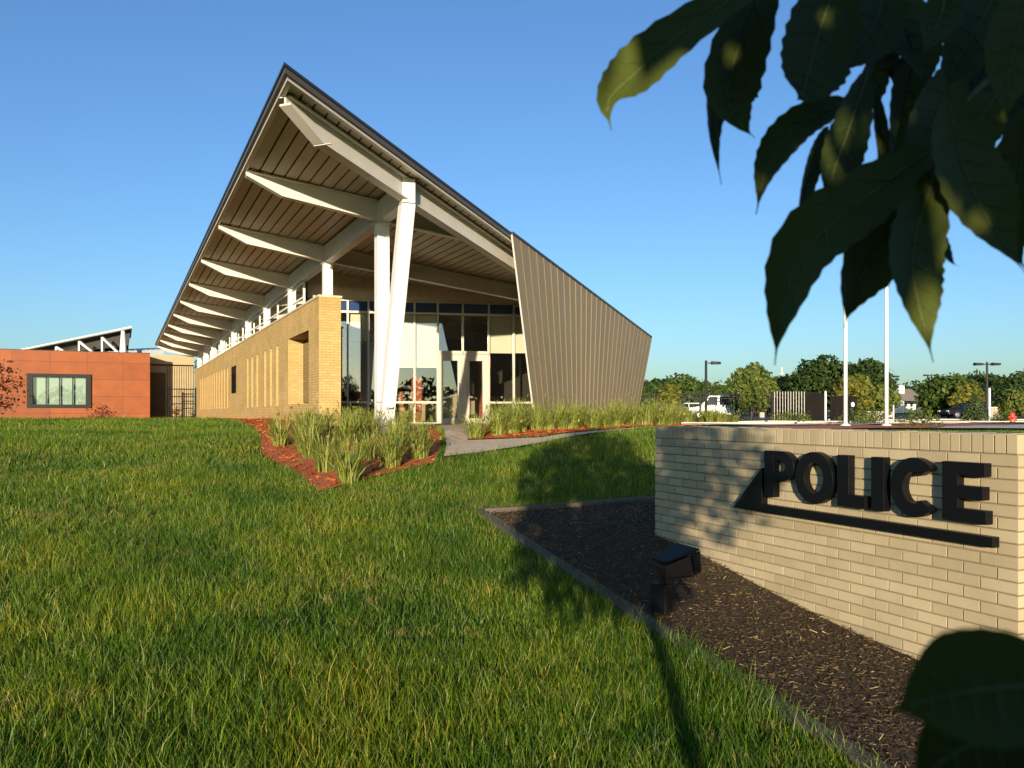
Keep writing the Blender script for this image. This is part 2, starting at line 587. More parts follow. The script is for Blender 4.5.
MULCH = [LT, (-1.75, 11.4), LR, (-1.2, 14.0), (-1.5, 17.0), (-2.1, 21.0), b2(5.0, 20.6), b2(4.56, 20.9), b2(4.56, 60), b2(3.5, 60), b2(3.15, 32), b2(2.9, 21), LL, (-3.05, 11.6)]
PATH = [(-1.05, 12.75), (-0.55, 13.15), (0.6, 14.8), (2.2, 17.1), (4.2, 20.15), (4.9, 19.5), (5.6, 19.9), (4.6, 20.7), (2.4, 17.9), (0.55, 15.4), (-0.80, 14.85), (-0.80, 17.5), (0.2, 20.5),
        (1.5, 23.5), (2.5, 26.4), (-5.3, 24.7), (-3.6, 21.1), (-1.95, 21.0), (-1.4, 17.0), (-1.1, 14.0)]
RBED = [(-0.78, 14.95), (0.5, 15.5), (2.3, 18.1), (4.1, 20.6), (5.6, 24.0), (5.3, 29.0), (4.4, 28.5), (2.6, 24.4), (0.35, 20.3), (-0.75, 17.4)]
drape('mulch_bed', MULCH, 0.035, mt['red_mulch'], 0.6)
drape('path', PATH, 0.055, mt['concrete'], 0.6)
drape('mulch_bed', RBED, 0.06, mt['red_mulch'], 0.6)
drape('mulch_bed', BED, 0.03, mt['dark_mulch'], 0.3)
# paving and parking to the right
LOT = [(7, 44), (75, 44), (130, 112), (-6, 112), (10, 60)]
drape('parking_lot', LOT, 0.02, mt['asphalt'], 6)
drape('sidewalk', [(12.5, 25.5), (16, 23.5), (30, 33), (30, 37.5), (17.5, 31.0)], 0.05, mt['pale_concrete'], 1.5)
drape('sidewalk', [(7.2, 32.5), (12.2, 32.6), (24.0, 40.5), (24, 42.2), (12.4, 36.0), (7.2, 36.0)], 0.05, mt['pale_concrete'], 1.5)
drape('mulch_bed', [(8.5, 25.0), (12.3, 25.6), (17.3, 31.1), (22, 34.4), (21, 37.4), (12.4, 32.0), (8.5, 30.0)], 0.04, mt['red_mulch'], 1.5)
drape('mulch_bed', [(10, 38.2), (22, 42.6), (40, 44.0), (40, 47.5), (22, 46.5), (9, 46)], 0.045, mt['red_mulch'], 1.5)


def kerb(path, w, h, name='kerb', mat=None):
    mb = MB()
    pts = [V((x, y, 0)) for x, y in path]
    fine = []
    for a, b_ in zip(pts[:-1], pts[1:]):
        n = max(1, int((b_ - a).length / 0.35))
        fine += [a.lerp(b_, i / n) for i in range(n)]
    fine.append(pts[-1])
    k = len(mb.v)
    for i, p in enumerate(fine):
        d = (fine[min(i + 1, len(fine) - 1)] - fine[max(i - 1, 0)]).normalized()
        q = V((-d.y, d.x, 0)) * w / 2
        z = g(p.x, p.y)
        mb.v += [tuple(p + q + V((0, 0, z - 0.1))), tuple(p + q + V((0, 0, z + h))), tuple(p - q + V((0, 0, z + h))), tuple(p - q + V((0, 0, z - 0.1)))]
    for i in range(len(fine) - 1):
        a = k + 4 * i
        for j in range(4):
            mb.f.append((a + j, a + (j + 1) % 4, a + 4 + (j + 1) % 4, a + 4 + j))
            mb.mi.append(0)
    mb.f += [(k, k + 1, k + 2, k + 3), (k + 4 * (len(fine) - 1) + 3, k + 4 * (len(fine) - 1) + 2, k + 4 * (len(fine) - 1) + 1, k + 4 * (len(fine) - 1))]
    mb.mi += [0, 0]
    o = build(name, mb, mat or mt['edging'], bevel=0.008)
    o['kind'] = 'structure'
    return o


kerb([(2.1, 9.62), (-0.30, 9.0)], 0.10, 0.075)
kerb([(-0.345, 9.06), (1.55, 3.79), (2.5, 1.45)], 0.115, 0.05)
for pth in ([(10, 43.8), (24, 44.1), (60, 44.1)], [(22, 58), (36, 58.5), (60, 58)], [(7.5, 37.0), (14, 38.3), (24, 43.2)]):
    kerb(pth, 0.3, 0.10, mat=mt['pale_concrete'])
# painted bays
mb = MB()
for i in range(14):
    x = 18 + 3.0 * i
    z = g(x, 66) + 0.03
    mb.add([(x, 62, z), (x + 0.12, 62, z), (x + 1.6, 67, g(x, 67) + 0.03), (x + 1.48, 67, g(x, 67) + 0.03)], [(0, 1, 2, 3)])
tag(build('bay_markings', mb, mt['line']), kind='structure')
# far ridge
mb = MB()
prev = None
for i in range(60):
    x = -1400 + 3000 * i / 59
    h = 14 + 10 * math.sin(i * 0.35) + 6 * math.sin(i * 1.1) + (8 if 18 < i < 34 else 0)
    cur = [(x, 1900, -2), (x, 1960, h * 0.8), (x, 2060, h), (x, 2300, -2)]
    if prev:
        for k in range(3):
            mb.add([prev[k], cur[k], cur[k + 1], prev[k + 1]], [(0, 1, 2, 3)])
    prev = cur
tag(build('hills', mb, mt['hill']), kind='structure')

# ------------------------------------------------------------------ police station
ST = thing('police_station', 'modern police station with soaring white-beamed roof, yellow brick wall and glass entrance', 'building', B(4.8, 30, -0.36))


def rz(p):                      # underside of the roof deck
    return 4.65 - 0.12 * (p - 2.1)


def tf(p):                      # front edge of the roof
    return 11.70 + 0.905 * (p - 2.055)


PE, TE, TB = 17.92, 26.06, 62.0
# deck
mb = MB()
out = [(2.055, 11.70), (PE, TE), (PE, TB), (2.055, TB)]
mb.prism([B(p, t, rz(p) + 0.035) for p, t in out], [B(p, t, rz(p) + 0.08) for p, t in out])
roof = build('roof', mb, mt['groove'], ST)
mb = MB()
p = 2.14
while p < PE - 0.3:
    q = p + 0.20
    mb.prism([B(p, tf(p) + 0.06, rz(p)), B(q, tf(q) + 0.06, rz(q)), B(q, TB, rz(q)), B(p, TB, rz(p))],
             [B(p, tf(p) + 0.06, rz(p) + 0.034), B(q, tf(q) + 0.06, rz(q) + 0.034), B(q, TB, rz(q) + 0.034), B(p, TB, rz(p) + 0.034)])
    p += 0.232
build('soffit', mb, mt['soffit'], roof)
mb = MB()
mb.prism([B(p, t, rz(p) + 0.083) for p, t in ((2.06, 11.75), (PE, TE + 0.05), (PE, TB), (2.06, TB))],
         [B(p, t, rz(p) + 0.105) for p, t in ((2.06, 11.75), (PE, TE + 0.05), (PE, TB), (2.06, TB))])
k = 2.5
while k < PE:
    mb.prism([B(k, tf(k) + 0.1, rz(k) + 0.106), B(k + 0.03, tf(k) + 0.13, rz(k) + 0.106), B(k + 0.03, TB, rz(k) + 0.106), B(k, TB, rz(k) + 0.106)],
             [B(k, tf(k) + 0.1, rz(k) + 0.14), B(k + 0.03, tf(k) + 0.13, rz(k) + 0.14), B(k + 0.03, TB, rz(k) + 0.14), B(k, TB, rz(k) + 0.14)])
    k += 0.45
build('roof_sheet', mb, mt['grey_roof'], roof)


def edge_band(o0, o1, z0, z1, name, mat):
    """Band round the high eave and the raking front edge; o = distance inside the edge."""
    mb = MB()
    fn = math.hypot(1, 0.905)

    def cor(o):
        pc = 2.055 + o
        return (pc, tf(pc) + o * fn)

    def fe(p, o):
        return (p, tf(p) + o * fn)
    for a0, a1 in (((2.055 + o0, TB), cor(o0)), (cor(o0), fe(PE, o0))):
        pass
    oa, ob = cor(o0), cor(o1)
    loops = [[(2.055 + o0, TB), oa, ob, (2.055 + o1, TB)], [oa, fe(PE, o0), fe(PE, o1), ob]]
    for lp in loops:
        mb.prism([B(p, t, rz(p) + z0) for p, t in lp], [B(p, t, rz(p) + z1) for p, t in lp])
    return build(name, mb, mat, roof)


edge_band(-0.05, 0.0, 0.0, 0.078, 'fascia', mt['fascia'])
edge_band(-0.07, 0.03, 0.081, 0.122, 'roof_edge', mt['cap'])
edge_band(0.0, 0.075, -0.05, 0.034, 'edge_trim', mt['trim'])


def ibeam(mb, pts, cross, top=-0.06, fl=0.18, web=0.035, prof=None):
    """pts: list of (p, t, depth below the deck); tapered plate girder with flanges."""
    c = V(cross)
    for (p0, t0, d0), (p1, t1, d1) in zip(pts[:-1], pts[1:]):
        a0, a1 = B(p0, t0, rz(p0) + top), B(p1, t1, rz(p1) + top)
        e0, e1 = B(p0, t0, rz(p0) - d0), B(p1, t1, rz(p1) - d1)
        z3 = V((0, 0, 0.028))
        mb.prism([a0 - c * web / 2, a1 - c * web / 2, e1 - c * web / 2, e0 - c * web / 2],
                 [a0 + c * web / 2, a1 + c * web / 2, e1 + c * web / 2, e0 + c * web / 2])
        for u0, u1 in ((a0, a1), (e0 - z3, e1 - z3)):
            mb.prism([u0 - c * fl / 2, u1 - c * fl / 2, u1 - c * fl / 2 + z3, u0 - c * fl / 2 + z3],
                     [u0 + c * fl / 2, u1 + c * fl / 2, u1 + c * fl / 2 + z3, u0 + c * fl / 2 + z3])


# rafters, one per bay, each cantilevered over the wall
cD = (DD[0], DD[1], 0)
for i in range(10):
    t = 16.41 + 4.97 * i
    pend = min(17.4, (t - 12.27) / 0.906 + 2.1 - 0.22)
    mb = MB()
    ibeam(mb, [(2.11, t, 0.12), (2.78, t, 0.36), (4.77, t, 0.41), (pend, t, 0.41)], cD)
    for p in (2.2, 2.42):
        mb.pbox((p, p + 0.05), (t - 0.1, t + 0.1), (rz(p) - 0.03, rz(p) - 0.004))
    build('rafter', mb, mt['steel'], ST)
# raking front beam under the prow
dq = V((ND[0] + 0.906 * DD[0], ND[1] + 0.906 * DD[1], 0)).normalized()
cq = (-dq.y, dq.x, 0)


def fb(p):
    return (p, 12.27 + 0.906 * (p - 2.1))


mb = MB()
ibeam(mb, [(*fb(2.13), 0.15), (*fb(2.72), 0.40), (*fb(4.7), 0.42), (*fb(9.3), 0.42)], cq, fl=0.2)
for p in (2.2, 2.4):
    q = B(p, fb(p)[1], rz(p))
    mb.box(q, cq, dq, (0, 0, 1), (-0.12, 0.12), (0, 0.06), (-0.034, -0.004))
q = B(2.75, fb(2.75)[1], rz(2.75) - 0.40)
mb.box(q, cq, dq, (0, 0, 1), (-0.22, 0.10), (-0.02, 0.02), (-0.04, -0.03))
build('front_beam', mb, mt['steel'], ST)
# girder over the column line
mb = MB()
mb.prism([B(4.67, 14.72, rz(4.67) - 0.46), B(4.87, 14.72, rz(4.87) - 0.46), B(4.87, 14.72, rz(4.87) - 0.04), B(4.67, 14.72, rz(4.67) - 0.04)],
         [B(4.67, 61.5, rz(4.67) - 0.46), B(4.87, 61.5, rz(4.87) - 0.46), B(4.87, 61.5, rz(4.87) - 0.04), B(4.67, 61.5, rz(4.67) - 0.04)])
build('girder', mb, mt['steel'], ST)
# columns
zt = rz(4.77) - 0.48
for i in range(10):
    t = 16.41 + 4.97 * i
    mb = MB()
    h = 0.125 if i == 0 else 0.115
    mb.pbox((4.77 - h, 4.77 + h), (t - h, t + h), (-1.0 if i == 0 else 3.012, zt))
    mb.pbox((4.77 - h - 0.04, 4.77 + h + 0.04), (t - h - 0.04, t + h + 0.04), (zt + 0.001, zt + 0.018))
    build('column', mb, mt['white'], ST, bevel=0.012)
mb = MB()
c0, c1 = B(4.76, 16.33, -0.9), B(4.72, 14.62, zt - 0.02)
h = 0.13
mb.prism([c0 + V((ND[0] * a + DD[0] * b_, ND[1] * a + DD[1] * b_, 0)) for a, b_ in ((-h, -h), (h, -h), (h, h), (-h, h))],
         [c1 + V((ND[0] * a + DD[0] * b_, ND[1] * a + DD[1] * b_, 0)) for a, b_ in ((-h, -h), (h, -h), (h, h), (-h, h))])
build('leaning_column', mb, mt['white'], ST, bevel=0.012)
mb = MB()
mb.pbox((4.6, 4.84), (14.5, 14.74), (zt + 0.0, rz(4.7) - 0.05))
build('beam_seat', mb, mt['white'], ST)


# long brick wall with slots
def tw(px):
    return (4116.0 / (px - 123) - 1.906) / 0.9055


holes = []
for px in (289.6,):
    holes.append((tw(308.7), tw(288.2), 0.50, 0.27, 2.23))
for px in (276.2, 270.0, 264.3):
    holes.append((tw(px) - 0.42, tw(px), 0.13, 0.25, 2.2))
for px in (256.5, 251.5, 247.0):
    holes.append((tw(px) - 0.42, tw(px), 0.13, 0.25, 2.2))
holes.append((tw(236.2), tw(231.6), 0.03, 0.9, 2.12))
tt = tw(227.0)
while tt < 57.5:
    holes.append((tt - 0.45, tt, 0.13, 0.25, 2.2))
    tt += 1.25
holes.sort()
mb = MB()
PF, PB, T0, T1, ZB, ZT = 4.49, 5.05, 21.09, 61.4, -1.1, 2.95
mb.pbox((PF, PB), (T0, T1), (ZB, 0.25))
mb.pbox((PF, PB), (T0, T1), (2.23, ZT))
last = T0
for a, b_, d, z0, z1 in holes:
    mb.pbox((PF, PB), (last, a), (0.25, 2.23))
    if z0 > 0.26:
        mb.pbox((PF, PF + d), (a, b_), (0.25, z0))
    if z1 < 2.225:
        mb.pbox((PF, PF + d), (a, b_), (z1, 2.23))
    mb.pbox((PF + d, PB), (a, b_), (0.25, 2.23))
    last = b_
mb.pbox((PF, PB), (last, T1), (0.25, 2.23))
wall = build('brick_wall', mb, mt['yellow_brick'], ST)
mb = MB()
mb.pbox((PF - 0.03, PB + 0.03), (T0 - 0.03, T1), (ZT + 0.002, ZT + 0.058))
build('coping', mb, mt['coping'], wall, bevel=0.008)
mb = MB()
a, b_, d, z0, z1 = holes[0]
mb.pbox((PF + d - 0.07, PF + d - 0.03), (a + 0.06, b_ - 0.06), (z0 + 0.06, z1 - 0.06))
build('niche_window', mb, mt['car_glass'], wall)
mb = MB()
hs = [hh for hh in holes if abs(hh[3] - 0.9) < 0.01][0]
mb.pbox((PF - 0.012, PF + 0.026), (hs[0] + 0.02, hs[1] - 0.02), (hs[3] + 0.02, hs[4] - 0.02))
build('slit_window', mb, mt['car_glass'], wall)

# clerestory strip over the wall: one window per bay
for i in range(1, 9):
    t0, t1 = 21.38 + 4.97 * i - 0.0 + 0.125, 21.38 + 4.97 * (i + 1) - 0.125
    if i == 1:
        t0 = 24.4
        t1 = 26.35 + 4.97 - 0.125
    mb = MB()
    n = 3
    for k in range(0 if i == 1 else 1, n):
        c = t0 + 0.03 + (t1 - t0 - 0.06) * k / n
        mb.pbox((4.74, 4.80), (c - 0.03, c + 0.03), (3.012, zt - 0.012))
    for z in (3.012, 3.36, zt - 0.07):
        for k in range(n):
            c0_ = t0 + 0.03 + (t1 - t0 - 0.06) * k / n + 0.032
            c1_ = t0 + 0.03 + (t1 - t0 - 0.06) * (k + 1) / n - 0.032
            mb.pbox((4.742, 4.798), (c0_, c1_), (z, z + 0.055))
    w = build('clerestory_window', mb, mt['white'], ST)
    mb = MB()
    mb.pbox((4.765, 4.775), (t0, t1), (3.02, zt - 0.02))
    build('pane', mb, mt['glass'], w)

# glass entrance front
FQ = V((-1.555, 25.76, 0))
FDir = V((0.9806, 0.196, 0))
FN = V((0.196, -0.9806, 0))          # towards the street


def fs(px):
    u = (px - 512) / F
    return (u * FQ.y - FQ.x) / (FDir.x - u * FDir.y)


def FP(s, z, o=0.0):
    q = FQ + FDir * s + FN * o
    return V((q.x, q.y, z))


def fy(py, s):                        # height on the glass front
    return (HOR - py) * (FQ.y + FDir.y * s) / F


def pofs(s):
    q = FQ + FDir * s
    return 0.9055 * q.x + 0.4244 * q.y


def fbox(mb, s, z, o):
    mb.box(FQ, FDir, FN, (0, 0, 1), s, o, z)


ZF, ZG = -0.345, 3.468
mull = [-4.6, fs(332), fs(347.7), fs(368.5), fs(391.5), fs(414.4), fs(437.7), fs(462.7), fs(488.7), fs(513.7), fs(539.5), fs(566)]


def gtop(s):
    return min(ZG, rz(pofs(s)) - 0.06)


tr = [ZF, fy(402.5, 0), fy(314.5, 0)]
mb = MB()
for s in mull:
    fbox(mb, (s - 0.028, s + 0.028), (ZF, gtop(s) - 0.01), (-0.06, 0.06))
for a, b_ in zip(mull[:-1], mull[1:]):
    isdoor = abs(a - fs(437.7)) < 0.01 or abs(a - fs(462.7)) < 0.01
    for z in ([tr[2]] if isdoor else [tr[1], tr[2]]):
        fbox(mb, (a + 0.03, b_ - 0.03), (z - 0.032, z + 0.032), (-0.05, 0.05))
    zz = min(gtop(a), gtop(b_))
    fbox(mb, (a + 0.03, b_ - 0.03), (zz - 0.065, zz - 0.012), (-0.05, 0.05))
    if not isdoor:
        fbox(mb, (a + 0.03, b_ - 0.03), (ZF, ZF + 0.07), (-0.05, 0.05))
cw = build('curtain_wall', mb, mt['frame'], ST)
DTOP = fy(354.5, 0)
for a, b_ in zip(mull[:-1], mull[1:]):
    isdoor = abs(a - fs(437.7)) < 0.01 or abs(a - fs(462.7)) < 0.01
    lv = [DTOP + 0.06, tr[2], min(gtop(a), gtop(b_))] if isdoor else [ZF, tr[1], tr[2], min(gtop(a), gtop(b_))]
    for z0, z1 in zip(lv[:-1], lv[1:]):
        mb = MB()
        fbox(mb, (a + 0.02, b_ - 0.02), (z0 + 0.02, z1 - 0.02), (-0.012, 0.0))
        build('pane', mb, mt['glass_sky_reflection'] if z0 == tr[2] else mt['glass'], cw)
# header over the glass
mb = MB()
sl = [-4.66] + [x * 0.5 - 4.0 for x in range(0, 13)] + [2.2]
for a, b_ in zip(sl[:-1], sl[1:]):
    za, zb = rz(pofs(a)) - 0.004, rz(pofs(b_)) - 0.004
    if min(za, zb) > ZG + 0.01:
        mb.prism([FP(a, ZG, 0.04), FP(b_, ZG, 0.04), FP(b_, zb, 0.04), FP(a, za, 0.04)],
                 [FP(a, ZG, -0.2), FP(b_, ZG, -0.2), FP(b_, zb, -0.2), FP(a, za, -0.2)])
build('header', mb, mt['coping'], ST)
# doors
for k, (pa, pb) in enumerate(((437.7, 462.7), (462.7, 488.7))):
    a, b_ = fs(pa) + 0.03, fs(pb) - 0.03
    mb = MB()
    st = 0.13 if k == 0 else 0.17
    fbox(mb, (a, a + st), (ZF + 0.02, DTOP), (-0.03, 0.10))
    fbox(mb, (b_ - st, b_), (ZF + 0.02, DTOP), (-0.03, 0.10))
    fbox(mb, (a + st, b_ - st), (DTOP - 0.20, DTOP), (-0.03, 0.099))
    fbox(mb, (a + st, b_ - st), (ZF + 0.02, ZF + 0.20), (-0.03, 0.099))
    fbox(mb, (a - 0.02, b_ + 0.02), (DTOP + 0.004, DTOP + 0.10), (-0.05, 0.14))
    dr = build('door', mb, mt['door_frame'], ST, bevel=0.006)
    mb = MB()
    fbox(mb, (a + st, b_ - st), (ZF + 0.2, DTOP - 0.2), (0.02, 0.03))
    build('pane', mb, mt['glass'], dr)
    mb = MB()
    hx = b_ - 0.09 if k == 0 else a + 0.09
    mb.tube([FP(hx, 0.55, 0.16), FP(hx, 0.95, 0.16)], 0.014, 8)
    mb.tube([FP(hx, 0.6, 0.102), FP(hx, 0.6, 0.16)], 0.01, 6)
    mb.tube([FP(hx, 0.9, 0.102), FP(hx, 0.9, 0.16)], 0.01, 6)
    build('handle', mb, mt['rim'], dr)
mb = MB()
fbox(mb, (fs(443), fs(457)), (ZF + 0.2, ZF + 0.95), (-0.03, 0.012))
build('door_panel', mb, mt['siding'], ST)
# roller blinds behind the glass
for pa, pb, bot in ((347.7, 368.5, 340), (391.5, 414.4, 367), (414.4, 437.7, 367), (488.7, 513.7, 352.5), (513.7, 539.5, 352.5)):
    a, b_ = fs(pa) + 0.03, fs(pb) - 0.03
    mb = MB()
    fbox(mb, (a, b_), (fy(bot, a), tr[2] - 0.03), (-0.135, -0.125))
    mb.tube([FP(a, fy(bot, a), -0.13), FP(b_, fy(bot, a), -0.13)], 0.014, 6)
    build('roller_blind', mb, mt['blind'], ST)
# interior
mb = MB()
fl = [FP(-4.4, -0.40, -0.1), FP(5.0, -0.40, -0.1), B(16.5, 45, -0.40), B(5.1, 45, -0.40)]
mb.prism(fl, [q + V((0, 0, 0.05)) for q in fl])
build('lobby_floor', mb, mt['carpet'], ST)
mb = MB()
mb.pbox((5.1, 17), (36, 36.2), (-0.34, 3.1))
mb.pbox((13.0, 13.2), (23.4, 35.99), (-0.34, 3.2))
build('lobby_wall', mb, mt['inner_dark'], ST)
for s_, z_, o_ in (((fs(416), fs(427)), (-0.34, 1.25), (-1.9, -1.75)), ((fs(491), fs(504)), (-0.34, 1.95), (-2.6, -2.45)), ((-3.2, -1.6), (-0.34, 0.75), (-3.2, -3.0))):
    mb = MB()
    fbox(mb, s_, z_, o_)
    build('orange_partition', mb, mt['inner_orange'], ST)
mb = MB()
fbox(mb, (-3.9, 2.0), (0.55, 0.62), (-4.6, -3.8))
fbox(mb, (-3.9, 2.0), (-0.34, 0.54), (-4.5, -4.4))
build('reception_desk', mb, mt['siding'], ST)

# metal wall at the right of the prow
MA, MDv = V((-3.105, 11.466, 0)), V((8.295, 19.73, 0))
MN = V((0.9219, -0.3876, 0))


def mw(k, o=0.0):
    return MA + MDv * k + MN * (o + 0.07)


def mtop(k):
    q = mw(k)
    return rz(0.9055 * q.x + 0.4244 * q.y) + 0.085


NS = 27
mb = MB()
m2 = MB()
kt = [0.3665 + (0.9965 - 0.3665) * i / NS for i in range(NS + 1)]
kb = [0.4445 + (0.864 - 0.4445) * i / NS for i in range(NS + 1)]
ZW = -0.95
for i in range(NS):
    ta, tb2, ba, bb = mw(kt[i]), mw(kt[i + 1]), mw(kb[i]), mw(kb[i + 1])
    za, zb = mtop(kt[i]), mtop(kt[i + 1])
    fr = [V((ba.x, ba.y, ZW)), V((bb.x, bb.y, ZW)), V((tb2.x, tb2.y, zb)), V((ta.x, ta.y, za))]
    mb.prism([q - MN * 0.0 for q in fr], [q - MN * 0.015 for q in fr])
metal = build('metal_wall', mb, mt['metal_wall'], ST)
for i in range(NS + 1):
    ta, ba = mw(kt[i]), mw(kb[i])
    q0, q1 = V((ba.x, ba.y, ZW)), V((ta.x, ta.y, mtop(kt[i]) - 0.01))
    dk = MDv.normalized() * 0.014
    m2.prism([q0 - dk + MN * 0.002, q0 + dk + MN * 0.002, q0 + dk + MN * 0.020, q0 - dk + MN * 0.020],
             [q1 - dk + MN * 0.002, q1 + dk + MN * 0.002, q1 + dk + MN * 0.020, q1 - dk + MN * 0.020])
build('standing_seams', m2, mt['seam'], metal)
m2 = MB()
q0, q1 = mw(kb[0]), mw(kt[0])
q0, q1 = V((q0.x, q0.y, ZW)), V((q1.x, q1.y, mtop(kt[0]) - 0.02))
dk = MDv.normalized()
m2.prism([q0 - dk * 0.03 - MN * 0.016, q0 - dk * 0.02 - MN * 0.016, q0 - dk * 0.02 + MN * 0.022, q0 - dk * 0.03 + MN * 0.022],
         [q1 - dk * 0.03 - MN * 0.016, q1 - dk * 0.02 - MN * 0.016, q1 - dk * 0.02 + MN * 0.022, q1 - dk * 0.03 + MN * 0.022])
build('edge_post', m2, mt['trim'], metal)
m2 = MB()
for i in range(NS):
    ta, tb2 = mw(kt[i], 0.03), mw(kt[i + 1], 0.03)
    za, zb = mtop(kt[i]), mtop(kt[i + 1])
    m2.prism([V((ta.x, ta.y, za + 0.003)), V((tb2.x, tb2.y, zb + 0.003)), V((tb2.x, tb2.y, zb + 0.055)), V((ta.x, ta.y, za + 0.055))],
             [V((ta.x, ta.y, za + 0.003)) - MN * 0.12, V((tb2.x, tb2.y, zb + 0.003)) - MN * 0.12, V((tb2.x, tb2.y, zb + 0.055)) - MN * 0.12, V((ta.x, ta.y, za + 0.055)) - MN * 0.12])
build('flashing', m2, mt['cap'], metal)
# far end wall, low side and back walls of the station
mb = MB()
mb.pbox((0.9, 4.46), (61.6, 62.6), (-0.8, 4.02))
build('siding_wall', mb, mt['siding'], ST)
mb = MB()
for i in range(12):
    p = 2.75 + 0.15 * i
    mb.pbox((p, p + 0.025), (61.57, 61.597), (-0.8, 3.25))
for p in (2.0, 2.35):
    pass
mb.pbox((0.9, 4.46), (61.52, 61.597), (3.28, 3.36))
build('siding_seams', mb, mt['dark_panel'], ST)
mb = MB()
mb.pbox((1.25, 2.62), (61.30, 61.56), (-0.8, 2.78))
build('shade_panel', mb, mt['inner_dark'], ST)  # added dark panel, stands in for shade on the left of the siding
mb = MB()
mb.pbox((5.1, 17.6), (61.2, 61.5), (-0.8, 2.7))
mb.pbox((17.3, 17.6), (34, 61.1), (-0.8, 2.6))
build('back_wall', mb, mt['siding'], ST)

# gate in front of the far end
GT = thing('picket_gate', 'black iron picket gate between the orange wing and the long brick wall', 'gate', B(3.4, 59.8, -0.5))
for p in (2.7, 4.40):
    mb = MB()
    mb.pbox((p, p + 0.08), (59.8, 59.88), (-0.8, 1.75))
    build('post', mb, mt['black'], GT)
for z in (-0.25, 0.62, 1.1, 1.6):
    mb = MB()
    mb.pbox((2.79, 4.39), (59.82, 59.86), (z, z + 0.06))
    build('rail', mb, mt['black'], GT)
mb = MB()
for i in range(12):
    p = 2.86 + i * 0.125
    mb.pbox((p, p + 0.022), (59.79, 59.815), (-0.4, 1.7))
build('pickets', mb, mt['black'], GT)

# ------------------------------------------------------------------ orange wing
OW = thing('orange_building', 'low rust-orange panelled building with one wide dark-framed window', 'building', B(-4, 58.9, -0.4))
w0, w1, wz0, wz1 = -5.35, -1.83, 0.36, 2.47
mb = MB()
PO0, PO1, TO = -14.5, 1.59, 58.9
for p, z in (((PO0, w0), (-1, 3.9)), ((w1, PO1), (-1, 3.9)), ((w0, w1), (-1, wz0)), ((w0, w1), (wz1, 3.9))):
    mb.pbox(p, (TO, TO + 0.35), z)
mb.pbox((PO1 - 0.35, PO1), (TO + 0.351, TO + 12), (-1, 3.9))
build('wall', mb, mt['orange_panel'], OW)
mb = MB()
mb.pbox((PO0, PO1 - 0.36), (TO + 0.36, TO + 12), (3.4, 3.6))
build('roof', mb, mt['grey_roof'], OW)
mb = MB()
mb.pbox((PO0, PO1 + 0.02), (TO - 0.02, TO + 0.37), (3.903, 3.94))
build('parapet_cap', mb, mt['rust'], OW)
mb = MB()
for p, z in (((w0, w0 + 0.3), (wz0, wz1)), ((w1 - 0.3, w1), (wz0, wz1)), ((w0 + 0.3, w1 - 0.3), (wz0, wz0 + 0.2)), ((w0 + 0.3, w1 - 0.3), (wz1 - 0.2, wz1))):
    mb.pbox(p, (TO - 0.12, TO + 0.2), z)
wn = build('window', mb, mt['dark_frame'], OW)
mb = MB()
for k in (1, 2, 3):
    c = w0 + 0.3 + (w1 - w0 - 0.6) * k / 4
    mb.pbox((c - 0.03, c + 0.03), (TO + 0.02, TO + 0.1), (wz0 + 0.2, wz1 - 0.2))
build('mullion', mb, mt['dark_frame'], wn)
mb = MB()
mb.pbox((w0 + 0.3, w1 - 0.3), (TO + 0.12, TO + 0.13), (wz0 + 0.2, wz1 - 0.2))
build('pane', mb, glassM('window_glass', (0.85, 0.9, 0.88), 0.8, 0.03), wn)
mb = MB()
mb.pbox((w0 + 0.3, w1 - 0.3), (TO + 0.24, TO + 0.26), (wz0 + 0.1, wz1 - 0.1))
build('blind', mb, mt['pale_blind'], wn)

# wing behind with a tilted roof
TWG = thing('shed_roof_wing', 'grey wing behind the orange wall with a tilted roof on white struts', 'building', at(75, 68, -0.4))
cA, cB = at(16, 66, 5.02), at(132, 64, 6.72)
bk = V((DD[0], DD[1], 0)) * 9
mb = MB()
mb.prism([cA, cB, cB + V((0, 0, -0.15)), cA + V((0, 0, -0.12))], [cA + bk, cB + bk, cB + bk + V((0, 0, -0.15)), cA + bk + V((0, 0, -0.12))])
build('tilted_roof', mb, mt['grey_roof'], TWG)
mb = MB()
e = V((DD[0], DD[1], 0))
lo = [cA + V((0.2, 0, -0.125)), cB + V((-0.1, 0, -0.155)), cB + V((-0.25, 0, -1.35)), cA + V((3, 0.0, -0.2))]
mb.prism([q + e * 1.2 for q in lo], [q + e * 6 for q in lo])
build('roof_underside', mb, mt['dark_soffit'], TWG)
mb = MB()
mb.prism([cA + V((0, -0.01, -0.07)), cB + V((0, -0.01, -0.08)), cB + V((0, -0.01, 0.02)), cA + V((0, -0.01, 0.02))],
         [cA + V((0, -0.05, -0.07)), cB + V((0, -0.05, -0.08)), cB + V((0, -0.05, 0.02)), cA + V((0, -0.05, 0.02))])
build('roof_trim', mb, mt['steel'], TWG)
